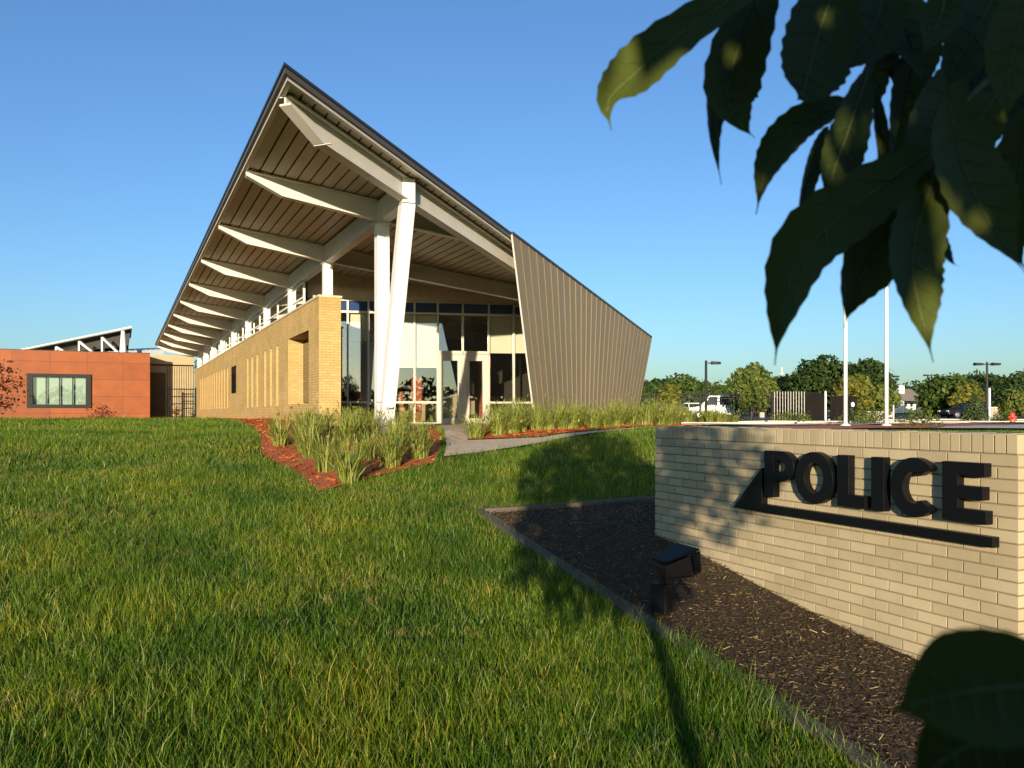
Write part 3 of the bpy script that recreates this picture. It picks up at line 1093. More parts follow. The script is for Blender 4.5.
for px, py in ((55, 346.5), (78, 341), (101, 337)):
    a = at(px, 64.0, (HOR - py) / F * 64.0)
    mb = MB()
    b0, b1 = V((a.x, a.y, 4.1)), V((a.x + 1.9, a.y - 0.2, 4.1))
    mb.prism([a, a + V((0.14, 0, -0.05)), b0 + V((0.12, 0, 0)), b0], [a + V((0, 0.3, 0)), a + V((0.14, 0.3, -0.05)), b0 + V((0.12, 0.3, 0)), b0 + V((0, 0.3, 0))])
    mb.prism([a + V((0.1, 0, 0.03)), b1 + V((0.2, 0, 0)), b1, a + V((0.1, 0, -0.18))], [a + V((0.1, 0.3, 0.03)), b1 + V((0.2, 0.3, 0)), b1 + V((0, 0.3, 0)), a + V((0.1, 0.3, -0.18))])
    build('strut', mb, mt['steel'], TWG)
mb = MB()
c = at(123, 63.8, 4)
mb.tube([c, V((c.x, c.y, 6.35))], [0.3, 0.13], 10)
build('post', mb, mt['white'], TWG)
mb = MB()
a, b_ = at(60, 67, 4.85), at(164, 66, 5.1)
mb.prism([a, b_, b_ + V((0, 0, -0.85)), a + V((0, 0, -0.85))], [a + e * 5 + V((0, 0, 0.5)), b_ + e * 5 + V((0, 0, 0.5)), b_ + e * 5 + V((0, 0, -0.9)), a + e * 5 + V((0, 0, -0.9))])
for i in range(20):
    q = a.lerp(b_, (i + 0.5) / 20)
    mb.prism([q + V((0, -0.04, -0.85)), q + V((0.06, -0.04, -0.85)), q + V((0.06, -0.04, 0.05)), q + V((0, -0.04, 0.05))],
             [q + V((0, 0, -0.85)), q + V((0.06, 0, -0.85)), q + V((0.06, 0, 0.05)), q + V((0, 0, 0.05))])
build('standing_seam_roof', mb, mt['grey_roof'], TWG)
mb = MB()
a, b_ = at(16, 66.5, 4.1), at(166, 66.5, 4.1)
mb.prism([a, b_, b_ + V((0, 0, -5)), a + V((0, 0, -5))], [q + e * 6 for q in (a, b_, b_ + V((0, 0, -5)), a + V((0, 0, -5)))])
build('wall', mb, mt['siding'], TWG)

# ------------------------------------------------------------------ brick sign
SG = thing('brick_sign', 'long cream brick sign wall reading POLICE in black letters', 'sign', (SW0 + SE * 1.7 + V((0, 0, -1.35))))
SL, STH = 3.37, 0.40
ZTOP = -0.1135


def S(s, o, z):
    q = SW0 + SE * s + SO * o
    return V((q.x, q.y, z))


mb = MB()
mb.cur = 1
mb.box(SW0, SE, SO, (0, 0, 1), (0.011, SL - 0.011), (-STH + 0.011, -0.010), (-2.05, ZTOP - 0.006))
mb.cur = 0
BL, BH, MJ = 0.2033, 0.0677, 0.0095


def sbox(s, o, z):
    j = random.uniform(-0.0012, 0.0012)
    mb.box(SW0, SE, SO, (0, 0, 1), s, (o[0], o[1] + (j if o[1] > -0.01 else 0)), z)


n = int(round(SL / BH))
for i in range(n):
    a = i * SL / n
    for o in ((-0.197, 0.0), (-STH, -0.203)):
        jz = random.uniform(-0.002, 0.001)
        sbox((a + MJ / 2, a + SL / n - MJ / 2), o, (ZTOP - 0.1, ZTOP + jz))
row = 0
z = ZTOP - 0.1 - MJ
while z > -2.0:
    off = 0 if row % 2 else BL / 2
    a = -off
    while a < SL - 0.01:
        s0, s1 = max(0, a + MJ / 2), min(SL, a + BL - MJ / 2)
        if s1 - s0 > 0.02:
            if s1 > SL - 0.035:
                s1 = SL
            sbox((s0, s1), (-0.095, 0.0), (z - BH + MJ, z))
        a += BL
    # ends and back
    e0 = -0.1 - (0.1 if row % 2 else 0.0)
    for s in ((SL - 0.1, SL), (0, 0.1)):
        segs = [(-0.1, -0.195), (-0.2, -0.4)] if row % 2 else [(-0.105, -0.295), (-0.305, -0.4)]
        for o0, o1 in segs:
            sbox(s, (o1, o0), (z - BH + MJ, z))
    z -= BH
    row += 1
build('brick_wall', mb, [mt['sign_brick'], mt['sign_mortar']], SG, fix=True)
# letters
H = 0.333
ZL = -0.603
LO, LI = 0.062, 0.004


def lpt(x, zz, o):
    return S(x, o, ZL + zz * H)


def lprism(mb, poly):
    mb.prism([lpt(x, zz, LI) for x, zz in poly], [lpt(x, zz, LO) for x, zz in poly])


def lring(mb, outer, inner, closed):
    n = len(outer)
    k = len(mb.v)
    for pts in (outer, inner):
        for o in (LI, LO):
            mb.v += [tuple(lpt(x, zz, o)) for x, zz in pts]
    m = n if closed else n - 1
    for i in range(m):
        j = (i + 1) % n
        ob, of, ib, if_ = k, k + n, k + 2 * n, k + 3 * n
        mb.f += [(of + i, of + j, if_ + j, if_ + i), (ob + i, ib + i, ib + j, ob + j), (ob + i, ob + j, of + j, of + i), (ib + i, if_ + i, if_ + j, ib + j)]
        mb.mi += [0] * 4
    if not closed:
        for i in (0, n - 1):
            mb.f.append((k + i, k + n + i, k + 3 * n + i, k + 2 * n + i))
            mb.mi.append(0)


def letter(fn):
    mb = MB()
    fn(mb)
    return build('letter', mb, mt['black_letter'], SG, bevel=0.003)


def ell(cx, cz, rx, rzz, a0, a1, n):
    return [(cx + rx * math.cos(R(a0 + (a1 - a0) * i / n)), cz + rzz * math.sin(R(a0 + (a1 - a0) * i / n))) for i in range(n + 1)]


SKW = 0.098


def LP(mb):
    x = 1.494
    lprism(mb, [(x, 0), (x + SKW, 0), (x + SKW, 1), (x, 1)])
    xo, w = x + SKW + 0.0005, 0.20
    cz, ro, ri = 0.68, 0.32, 0.32 - 0.20
    o = [(xo, cz + ro)] + ell(xo + 0.075, cz, w - 0.075, ro, 90, -90, 18) + [(xo, cz - ro)]
    i_ = [(xo, cz + ri)] + ell(xo + 0.07, cz, w - 0.07 - 0.085, ri, 90, -90, 18) + [(xo, cz - ri)]
    lring(mb, o, i_, False)


def LOo(mb):
    cx, rx = 1.805 + 0.172, 0.172
    lring(mb, ell(cx, 0.5, rx, 0.53, 0, 360 - 10, 35), ell(cx, 0.5, rx - 0.086, 0.53 - 0.22, 0, 360 - 10, 35), True)


def LL_(mb):
    x, w = 2.185, 0.232
    lprism(mb, [(x, 0), (x + w, 0), (x + w, 0.24), (x + SKW, 0.24), (x + SKW, 1), (x, 1)])


def LI_(mb):
    lprism(mb, [(2.462, 0), (2.462 + SKW, 0), (2.462 + SKW, 1), (2.462, 1)])


def LC(mb):
    cx, rx = 2.605 + 0.165, 0.165
    lring(mb, ell(cx, 0.5, rx, 0.53, 42, 318, 30), ell(cx, 0.5, rx - 0.092, 0.53 - 0.25, 50, 310, 30), False)


def LE(mb):
    x, w = 2.963, 0.27
    lprism(mb, [(x, 0), (x + w, 0), (x + w, 0.225), (x + SKW, 0.225), (x + SKW, 0.39), (x + w * 0.93, 0.39), (x + w * 0.93, 0.61), (x + SKW, 0.61), (x + SKW, 0.775), (x + w * 0.97, 0.775), (x + w * 0.97, 1), (x, 1)])


for fn in (LP, LOo, LL_, LI_, LC, LE):
    letter(fn)
mb = MB()
poly = [(1.145, -0.722), (3.27, -0.722), (3.27, -0.664), (1.468, -0.664), (1.468, -0.400), (1.46, -0.40)]
mb.prism([S(x, LI, z) for x, z in poly], [S(x, LO, z) for x, z in poly])
build('arrow_bar', mb, mt['black_letter'], SG, bevel=0.003)

# ------------------------------------------------------------------ floodlight in the bed
fx, fyy = 1.03, 5.72
fz = g(fx, fyy) + 0.03
FLT = thing('floodlight', 'dark hooded floodlight on a stub post in the bark bed, aimed at the sign', 'floodlight', (fx, fyy, fz))
aim = V((0.90, 0.36, 0.22)).normalized()
sd = V((-aim.y, aim.x, 0)).normalized()
up = aim.cross(sd) * -1
if up.z < 0:
    up = -up
hc = V((fx + 0.085, fyy, fz + 0.32))
mb = MB()
a_ = [hc - aim * 0.11 + sd * i * 0.065 + up * j * 0.045 for i, j in ((-1, -1), (1, -1), (1, 1), (-1, 1))]
b_ = [hc + aim * 0.08 + sd * i * 0.12 + up * j * 0.075 for i, j in ((-1, -1), (1, -1), (1, 1), (-1, 1))]
mb.prism(a_, b_)
build('housing', mb, mt['rust'], FLT, bevel=0.012)
mb = MB()
h0 = [hc - aim * 0.11 + sd * i * 0.085 + up * 0.070 for i in (-1, 1)]
h1 = [hc + aim * 0.14 + sd * i * 0.14 + up * 0.098 for i in (1, -1)]
mb.prism(h0 + h1, [q + up * 0.012 for q in h0 + h1])
for sgn in (-1, 1):
    q = [hc + aim * 0.08 + sd * 0.122 * sgn + up * 0.088, hc + aim * 0.14 + sd * 0.138 * sgn + up * 0.095, hc + aim * 0.12 + sd * 0.132 * sgn - up * 0.045, hc + aim * 0.08 + sd * 0.122 * sgn - up * 0.062]
    mb.prism(q, [x + sd * 0.008 * sgn for x in q])
build('hood', mb, mt['lamp_metal'], FLT)
mb = MB()
q = [hc + aim * 0.084 + sd * i * 0.112 + up * j * 0.067 for i, j in ((-1, -1), (1, -1), (1, 1), (-1, 1))]
mb.prism(q, [x + aim * 0.006 for x in q])
build('lens', mb, mt['lamp_glass'], FLT)
mb = MB()
mb.tube([V((fx, fyy, fz + 0.19)), V((fx + 0.03, fyy, fz + 0.29))], 0.022, 10)
build('yoke', mb, mt['lamp_metal'], FLT)
mb = MB()
mb.box((fx, fyy, fz), (0.8, -0.6, 0), (0.6, 0.8, 0), (0, 0, 1), (-0.06, 0.06), (-0.05, 0.05), (-0.08, 0.205))
build('stub_post', mb, mt['lamp_metal'], FLT, bevel=0.012)

# ------------------------------------------------------------------ mulch chips
def chips(name, poly, n, mat, l0, l1, w, zoff, maxy=99):
    P = np.array(poly)
    lo, hi = P.min(0), P.max(0)
    hi[1] = min(hi[1], maxy)
    x = rng.uniform(lo[0], hi[0], n * 4)
    y = rng.uniform(lo[1], hi[1], n * 4)
    k = inpoly(x, y, poly)
    x, y = x[k][:n], y[k][:n]
    m = len(x)
    z = G(x, y) + zoff + rng.uniform(0, 0.012, m)
    a = rng.uniform(0, 2 * np.pi, m)
    L = rng.uniform(l0, l1, m) * rng.choice([1, 1, 1, 1.9], m)
    W = rng.uniform(0.5, 1, m) * w
    tilt = rng.normal(0, 0.28, m)
    roll = rng.normal(0, 0.6, m)
    dx, dy, dz = np.cos(a) * np.cos(tilt), np.sin(a) * np.cos(tilt), np.sin(tilt)
    wx, wy, wz = -np.sin(a) * np.cos(roll), np.cos(a) * np.cos(roll), np.sin(roll)
    c = np.stack([x, y, z + 0.006], 1)
    d = np.stack([dx, dy, dz], 1) * (L / 2)[:, None]
    ww = np.stack([wx, wy, wz], 1) * (W / 2)[:, None]
    v = np.stack([c - d - ww, c + d - ww * 0.6, c + d + ww * 0.6, c - d + ww], 1).reshape(-1, 3)
    q = np.arange(m * 4).reshape(-1, 4)
    o = fast(name, v, q, np.zeros((0, 3), int), mat)
    return tag(o, kind='stuff')


tag(chips('bark_mulch', BED, 75000, mt['chips'], 0.008, 0.028, 0.0065, 0.03), 'dark bark mulch with straw bits in the sign bed', 'mulch')
tag(chips('red_mulch', MULCH, 16000, mt['red_chips'], 0.04, 0.10, 0.03, 0.035, 44), 'bright red-orange bark mulch round the ornamental grasses', 'mulch')
tag(chips('red_mulch', RBED, 6000, mt['red_chips'], 0.04, 0.10, 0.03, 0.06, 24), 'red-orange bark mulch strip below the metal wall', 'mulch')


# ------------------------------------------------------------------ lawn
def blades(x, y, h, w, lean, mats, name, zoff=0.0):
    n = len(x)
    z = G(x, y) + zoff - 0.01
    a = rng.uniform(0, 2 * np.pi, n)
    b = rng.uniform(0, 2 * np.pi, n)
    ln = lean * h * rng.uniform(0.2, 1.0, n)
    sx, sy = np.cos(a) * w / 2, np.sin(a) * w / 2
    lx, ly = np.cos(b) * ln, np.sin(b) * ln
    root = np.stack([x, y, z], 1)
    side = np.stack([sx, sy, np.zeros(n)], 1)
    mid = root + np.stack([lx * 0.32, ly * 0.32, h * 0.58], 1)
    tip = root + np.stack([lx, ly, h], 1)
    v = np.stack([root - side, root + side, mid + side * 0.8, mid - side * 0.8, tip], 1).reshape(-1, 3)
    k = np.arange(n)[:, None] * 5
    q = k + np.array([[0, 1, 2, 3]])
    t = k + np.array([[3, 2, 4]])
    return fast(name, v, q, t, mats)


def footprint(x, y):
    p = ND[0] * x + ND[1] * y
    t = DD[0] * x + DD[1] * y
    bad = (p > 4.4) & (t > 20.9) & (x < 6.2)
    bad |= (t > 58.8) & (p < 5)
    for poly in (BED, MULCH, PATH, RBED, LOT):
        bad |= inpoly(x, y, poly)
    bad |= (x > 7) & (y > 23) & (y < 46)
    return bad


X, Y = [], []
HH, WW = [], []
for y0, y1, dens, h, w in ((1.6, 3.2, 1500, 0.10, 0.0055), (3.2, 5.2, 12500, 0.085, 0.0047), (5.2, 8.0, 8200, 0.080, 0.0050), (8.0, 12.0, 5000, 0.076, 0.0056), (12.0, 18.0, 2200, 0.078, 0.0078), (18, 30, 650, 0.07, 0.013), (30, 56, 170, 0.06, 0.026)):
    xl, xr = -0.66 * y1 - 1.2, min(0.66 * y1 + 1.2, 30)
    n = int((xr - xl) * (y1 - y0) * dens)
    x = rng.uniform(xl, xr, n)
    y = rng.uniform(y0, y1, n)
    # tufts: thin the cover along a noise of bare and thick spots
    nz = np.sin(x * 5.1 + 2 * np.sin(y * 3.3)) * np.sin(y * 4.7 + 1.7 * np.sin(x * 2.9))
    nz2 = np.sin(x * 13.1 + 2.2 * np.sin(y * 9.3)) * np.sin(y * 12.7 + 1.7 * np.sin(x * 8.9))
    keep = (rng.uniform(0, 1, n) < 0.66 + 0.26 * nz + 0.26 * nz2) & ~footprint(x, y)
    x, y = x[keep], y[keep]
    m = len(x)
    pt = 1 + 0.30 * np.sin(x * 1.1 + 1.3 * np.sin(y * 0.9)) * np.sin(y * 1.4 + x * 0.3)
    X.append(x)
    Y.append(y)
    pt = pt * np.where((x > 3.5) & (y > 12), 0.35, 1.0)
    HH.append(h * pt * rng.lognormal(0, 0.33, m) * 0.95)
    WW.append(w * rng.uniform(0.6, 1.3, m))
X, Y, HH, WW = map(np.concatenate, (X, Y, HH, WW))
print('blades', len(X))
gobj = blades(X, Y, HH, WW, 0.6, mt['blade'], 'lawn_grass')
# dry, star-shaped tufts and thatch
tx = rng.uniform(-8.5, 3.5, 3600)
ty = 3.3 + 12.5 * rng.uniform(0, 1, 3600) ** 1.1
pk = np.sin(tx * 1.7 + 1.1 * np.sin(ty * 1.3)) * np.sin(ty * 1.9 + 0.8 * np.sin(tx * 1.1))
kk = (~footprint(tx, ty)) & (rng.uniform(0, 1, 3600) < 0.30 + 0.55 * pk)
tx, ty = tx[kk], ty[kk]
bx = np.repeat(tx, 26) + rng.normal(0, 0.025, len(tx) * 26)
by = np.repeat(ty, 26) + rng.normal(0, 0.025, len(tx) * 26)
dob = blades(bx, by, rng.uniform(0.03, 0.085, len(bx)), rng.uniform(0.003, 0.006, len(bx)), 1.5, mt['dry_blade'], 'dry_grass', 0.02)
tag(dob, 'small dry straw-coloured tufts scattered through the green lawn', 'grass', kind='stuff')
tag(gobj, 'long unmown green lawn grass with straw-coloured patches', 'grass', kind='stuff')


# ------------------------------------------------------------------ ornamental grass
def clump_mesh(seed, h, n, spread):
    r = np.random.default_rng(seed)
    vs, qs = [], []
    for i in range(n):
        a = r.uniform(0, 2 * np.pi)
        rr = spread * 0.25 * math.sqrt(r.uniform(0, 1))
        bx, by = rr * math.cos(a), rr * math.sin(a)
        hh = h * r.uniform(0.36, 1.08)
        out = spread * r.uniform(0.05, 0.75)
        a2 = a + r.normal(0, 0.5)
        w = r.uniform(0.004, 0.0085)
        side = np.array([-math.sin(a2 + r.normal(0, .6)), math.cos(a2), 0]) * w
        k = len(vs)
        droop = r.uniform(0.0, 0.35)
        for t in (0, 0.35, 0.7, 1.0):
            c = np.array([bx + out * math.cos(a2) * t ** 1.9, by + out * math.sin(a2) * t ** 1.9, hh * (t - droop * t ** 3.5) - 0.03])
            s = side * (1, 0.95, 0.7, 0.12)[int(round(t * 3)) if t < 1 else 3]
            vs += [c - s, c + s]
        for j in range(3):
            qs.append((k + 2 * j, k + 2 * j + 1, k + 2 * j + 3, k + 2 * j + 2))
        if r.uniform() < 0.10:          # feathery seed head
            top = np.array(vs[-1])
            for _ in range(5):
                k = len(vs)
                d = r.normal(0, 0.02, 3) + np.array([0.02 * math.cos(a2), 0.02 * math.sin(a2), 0.045])
                s = np.array([-d[1], d[0], 0.01]) * 0.25
                q = top + r.normal(0, 0.008, 3)
                vs += [q - s, q + s, q + d + s * 0.4, q + d - s * 0.4]
                qs.append((k, k + 1, k + 2, k + 3))
    me = bpy.data.meshes.new('ornamental_grass')
    me.from_pydata([tuple(v) for v in vs], [], qs)
    me.materials.append(mt['ornamental'])
    return me


CM = [clump_mesh(s, h, n, sp) for s, h, n, sp in ((1, 0.70, 290, 0.55), (2, 0.60, 270, 0.6), (3, 0.76, 280, 0.5), (4, 0.54, 260, 0.55))]


def clump(x, y, s, label, group, dz=0.035):
    o = bpy.data.objects.new('ornamental_grass', random.choice(CM))
    COL.objects.link(o)
    o.location = (x, y, g(x, y) + dz)
    o.rotation_euler = (0, 0, random.uniform(0, 6.28))
    o.scale = (s, s, s * random.uniform(0.9, 1.1))
    return tag(o, label, 'ornamental grass', group, 'thing')


gl = 'ornamental grasses in the front bed'
front = [((-2.12, 10.75), 0.95, 'pale ornamental grass clump standing front-most at the pointed tip of the red mulch bed'),
         ((-1.42, 12.75), 1.0, 'upright ornamental grass clump at the right corner of the red bed beside the path'),
         ((-2.62, 11.65), 0.9, 'ornamental grass clump just behind and left of the front-most one in the red bed'),
         ((-1.75, 12.0), 1.0, 'ornamental grass clump half way along the right edge of the red bed'),
         ((-3.95, 14.2), 0.95, 'left-most ornamental grass clump at the left corner of the red bed'),
         ((-2.62, 15.4), 1.0, 'ornamental grass clump growing at the foot of the paired white columns'),
         ((-3.75, 20.1), 1.0, 'ornamental grass clump growing at the foot of the yellow brick pier')]
for (x, y), s, lb in front:
    clump(x, y, s, lb, gl)
for x, y in ((-2.25, 12.75), (-3.15, 12.95), (-1.95, 13.9), (-3.45, 14.3), (-2.75, 14.2), (-3.3, 13.55), (-3.75, 14.9), (-2.85, 15.2), (-3.9, 16.0), (-3.2, 16.6), (-2.15, 16.9), (-4.0, 18.0), (-3.0, 18.6)):
    clump(x + random.uniform(-.12, .12), y, random.uniform(0.85, 1.05), 'pale green ornamental grass clump inside the red bed, hemmed in by others', gl)
gl = 'ornamental grasses below the metal wall'
for i in range(17):
    f = i / 16
    x, y = -0.62 + 4.6 * f, 15.3 + 5.75 * f
    lb = 'ornamental grass clump in the front row of the hedge below the metal wall'
    if i == 0:
        lb = 'left-most ornamental grass clump of the hedge, right beside the entrance path'
    if i == 16:
        lb = 'right-most ornamental grass clump at the end of the hedge below the metal wall'
    clump(x + random.uniform(-.1, .1), y + random.uniform(-.1, .1), random.uniform(0.9, 1.05), lb, gl, 0.06)
for i in range(12):
    f = i / 11
    x, y = -0.35 + 4.4 * f, 16.6 + 6.6 * f
    clump(x + random.uniform(-.1, .1), y, random.uniform(0.9, 1.05), 'ornamental grass clump in the back row of the hedge, close to the metal wall', gl, 0.06)
for i in range(9):
    f = i / 8
    x, y = 4.3 + 1.2 * f, 22 + 6.0 * f
    clump(x, y, random.uniform(0.85, 1.0), 'ornamental grass clump past the far right end of the metal wall', gl, 0.06)
gl = 'ornamental grasses in front of the fence'
for i in range(14):
    x, y = 8.0 + 0.26 * i + random.uniform(-.2, .2), 41.5 + random.uniform(-1.5, 2.5)
    clump(x, y, random.uniform(1.0, 1.35) * (0.75 + 0.5 * math.sin(math.pi * (i + 1) / 15)), 'yellow-green ornamental grass clump between the sign wall top and the black fence', gl, 0.0)


# ------------------------------------------------------------------ trees
def leafset(r, centers, radii, n, size, squash=0.8):
    """n leaf clumps on the shells of lobes."""
    wts = radii ** 2
    idx = r.choice(len(centers), n, p=wts / wts.sum())
    d = r.normal(0, 1, (n, 3))
    d /= np.linalg.norm(d, axis=1)[:, None]
    rad = radii[idx] * (0.55 + 0.45 * r.uniform(0, 1, n) ** 0.5) * r.choice([1, 1, 1, 1.26], n)
    c = centers[idx] + d * rad[:, None] * np.array([1, 1, squash])
    nrm = d + r.normal(0, 0.7, (n, 3))
    nrm /= np.linalg.norm(nrm, axis=1)[:, None]
    u = np.cross(nrm, r.normal(0, 1, (n, 3)))
    u /= np.linalg.norm(u, axis=1)[:, None]
    w = np.cross(nrm, u)
    s = size * r.uniform(0.55, 1.3, n)[:, None]
    v = np.stack([c - u * s, c - w * s * 0.55 + nrm * s * 0.12, c + u * s, c + w * s * 0.55 + nrm * s * 0.12], 1).reshape(-1, 3)
    return v, np.arange(n * 4).reshape(-1, 4)


def make_tree(name, label, cat, loc, h, w, base, mat, n, size, seed, group, lobes=11, squash=0.8, trunk_r=None):
    r = np.random.default_rng(seed)
    root = thing(name, label, cat, loc, group)
    L = np.array(loc, float)
    ch = h * (1 - base)
    cz = h * base + ch * 0.5
    cs, rs = [], []
    for i in range(lobes):
        f = (i + 0.5) / lobes
        zz = h * base + ch * (0.14 + 0.74 * f)
        env = math.sin(math.pi * (0.17 + 0.72 * f)) ** 0.8
        a = i * 2.4 + r.uniform(-.5, .5)
        rr = w * 0.5 * env
        rad = rr * r.uniform(0.36, 0.74) + 0.06 * w
        cs.append([math.cos(a) * (rr - rad * 0.55), math.sin(a) * (rr - rad * 0.55), zz])
        rs.append(rad)
    cs.append([0, 0, cz])
    rs.append(w * 0.27)
    cs, rs = np.array(cs), np.array(rs)
    v, q = leafset(r, cs, rs, n, size, squash)
    v[:, 2] = np.maximum(v[:, 2], h * base * 0.92)
    mb = MB()
    tr_ = trunk_r or 0.022 * h
    top = V((r.normal(0, .02) * h, r.normal(0, .02) * h, h * 0.8))
    mb.tube([V(L) + V((0, 0, -0.3)), V(L) + V((0, 0, 0.02)), V(L) + top * 0.5, V(L) + top], [tr_ * 1.4, tr_ * 1.1, tr_ * 0.75, tr_ * 0.2], 8)
    for c, rad in zip(cs[:-1], rs):
        z0 = max(h * base * 0.75, c[2] - ch * 0.3)
        s0 = V(L) + top * (z0 / (h * 0.8))
        mb.tube([s0, s0.lerp(V(L + c), 0.6) + V((0, 0, 0.03 * h)), V(L + c)], [tr_ * 0.4, tr_ * 0.25, tr_ * 0.1], 5)
    build('trunk', mb, mt['bark'], root, smooth=True)
    fast('crown', v + L, q, np.zeros((0, 3), int), mat, root)
    return root


tg = 'trees beyond the parking lot'
# px, top y, width px, Y, crown base fraction, material, label
TR = [
    (655, 380, 34, 72, 0.10, 'leaf_dark', 'dark bushy tree just right of the metal wall end, behind the fence'),
    (684, 378, 40, 80, 0.10, 'leaf_mid', 'rounded green tree behind the fence, left of the single-headed street lamp'),
    (716, 387, 30, 92, 0.15, 'leaf_mid', 'low olive tree behind the white van, right of the single-headed street lamp'),
    (736, 388, 26, 96, 0.12, 'leaf_light', 'pale low tree between the white van and the tall light-green tree'),
    (752, 364, 34, 66, 0.12, 'leaf_light', 'tall light-green upright tree behind the fence, in front of the slim lamp post'),
    (788, 377, 46, 95, 0.12, 'leaf_mid', 'broad green tree showing over the pale lattice fence panel'),
    (822, 357, 48, 84, 0.10, 'leaf_dark', 'tallest dark green tree, left of the left flagpole'),
    (853, 372, 28, 64, 0.12, 'leaf_gold', 'narrow yellowing tree close behind the dark screen with a round white sign'),
    (866, 361, 44, 80, 0.10, 'leaf_dark', 'dark green tree standing between the two flagpoles'),
    (878, 385, 26, 66, 0.15, 'leaf_light', 'short yellow-green tree at the foot of the right flagpole'),
    (949, 377, 42, 88, 0.04, 'leaf_mid', 'round bushy tree growing to the ground right of the white house'),
    (962, 380, 30, 92, 0.05, 'leaf_mid', 'leafy tree above the dark parked car'),
    (967, 384, 22, 84, 0.10, 'leaf_gold', 'yellow-tinged small tree behind the dark parked car'),
    (986, 377, 46, 108, 0.06, 'leaf_dark', 'dark tree behind the twin-headed street lamp'),
    (1012, 380, 44, 96, 0.06, 'leaf_dark', 'dark tree near the right edge behind the red hydrant'),
    (1034, 372, 44, 104, 0.06, 'leaf_dark', 'dark tree cut by the right edge of the photo'),
    (1016, 391, 24, 56, 0.20, 'leaf_light', 'small light-green tree with thin reddish trunk near the hydrant'),
    (806, 384, 22, 110, 0.1, 'leaf_dark', 'small far tree seen between the lattice panel and the tallest tree'),
    (700, 385, 28, 120, 0.1, 'leaf_dark', 'far dark tree behind the single-headed street lamp'),
    (770, 386, 24, 120, 0.1, 'leaf_mid', 'far tree beside the terracotta house'),
    (902, 388, 24, 170, 0.1, 'leaf_dark', 'far tree whose crown shows above the roof of the white house'),
    (640, 386, 20, 95, 0.1, 'leaf_mid', 'far tree half hidden by the metal wall'),
]
for i, (px, ty, wpx, Yd, base, mat, lb) in enumerate(TR):
    x = (px - 512) / F * Yd
    z0 = g(x, Yd) - 0.02
    h = (HOR - ty) / F * Yd - z0
    make_tree('tree', lb, 'tree', (x, Yd, z0), h, wpx / F * Yd * 1.12, base, mt[mat], 6500, 0.0030 * Yd, 40 + i, tg)
# two staked saplings
for px, ty, wpx, Yd, mat, lb in ((669, 384, 22, 45, 'leaf_gold', 'staked yellow-leaved sapling right of the metal wall, in front of the fence'),
                                 (753, 386, 22, 47, 'leaf_light', 'staked green sapling in front of the fence, left of the lattice panel')):
    x = (px - 512) / F * Yd
    z0 = g(x, Yd) - 0.02
    make_tree('sapling', lb, 'tree', (x, Yd, z0), (HOR - ty) / F * Yd - z0, wpx / F * Yd, 0.45, mt[mat], 900, 0.11, 77 + px, 'saplings in front of the fence', lobes=7, trunk_r=0.045)
# conifer
cx, cy = (975 - 512) / F * 47, 47
cz0 = g(cx, cy) - 0.02
CF = thing('conifer', 'small grey-green conifer in the mulch island in front of the dark car', 'tree', (cx, cy, cz0))
r = np.random.default_rng(5)
n = 3200
cc_, rr_ = [], []
for i in range(9):
    f_ = i / 8
    for k_ in range(4):
        a = k_ * 1.57 + i * 0.7
        cc_.append([math.cos(a) * 0.42 * (1 - f_), math.sin(a) * 0.42 * (1 - f_), 0.2 + 1.6 * f_])
        rr_.append(0.34 * (1 - f_) + 0.07)
v, _q = leafset(r, np.array(cc_), np.array(rr_), n, 0.055, 0.8)
v = v + np.array([cx, cy, cz0])
fast('crown', v, np.arange(n * 4).reshape(-1, 4), np.zeros((0, 3), int), mt['leaf_pine'], CF)
mb = MB()
mb.tube([(cx, cy, cz0 - 0.1), (cx, cy, cz0 + 1.7)], [0.05, 0.01], 6)
build('trunk', mb, mt['bark'], CF)
# maroon tree at the left edge, and a bush by the orange wall
x, Yd = (-6 - 512) / F * 24, 24
make_tree('maroon_tree', 'sparse maroon-leaved young tree at the left edge before the orange wall', 'tree', (x, Yd, g(x, Yd)), 1.9, 1.5, 0.12, mt['leaf_red'], 700, 0.055, 9, None, lobes=9)
x, Yd = (103 - 512) / F * 47, 47
make_tree('maroon_shrub', 'low maroon shrub against the orange wall right of its window', 'shrub', (x, Yd, g(x, Yd)), 0.75, 1.7, 0.0, mt['leaf_red'], 260, 0.07, 12, None, lobes=6, trunk_r=0.03)
x, Yd = (176 - 512) / F * 55, 55
make_tree('bare_shrub', 'small brown shrub in front of the black picket gate', 'shrub', (x, Yd, g(x, Yd)), 0.95, 0.8, 0.05, mt['leaf_red'], 160, 0.06, 15, None, lobes=5, trunk_r=0.03)
# low shrubs in the islands
r = random.Random(3)
for px, Yd, lb in ((858, 36, 'low green shrub on the mulch island below the left flagpole'), (872, 39, 'low green shrub between the two flagpole bases'),
                   (918, 31, 'low spreading shrub on the red mulch beside the pale walk'),
                   (800, 46, 'low shrub at the foot of the lattice fence panel'), (785, 45, 'low round shrub left of the lattice panel foot'),
                   (1002, 50, 'low shrub behind the red hydrant'), (870, 58, 'dull low shrub on top of the tan block wall')):
    x = (px - 512) / F * Yd
    make_tree('low_shrub', lb, 'shrub', (x, Yd, g(x, Yd)), r.uniform(0.35, 0.6), r.uniform(1.0, 1.9), 0.0, mt[r.choice(['leaf_mid', 'leaf_light'])], 900, 0.05, 200 + px, 'low shrubs on the islands', lobes=6, trunk_r=0.02)

# ------------------------------------------------------------------ the tree over the camera
LVv, LVq = [], []


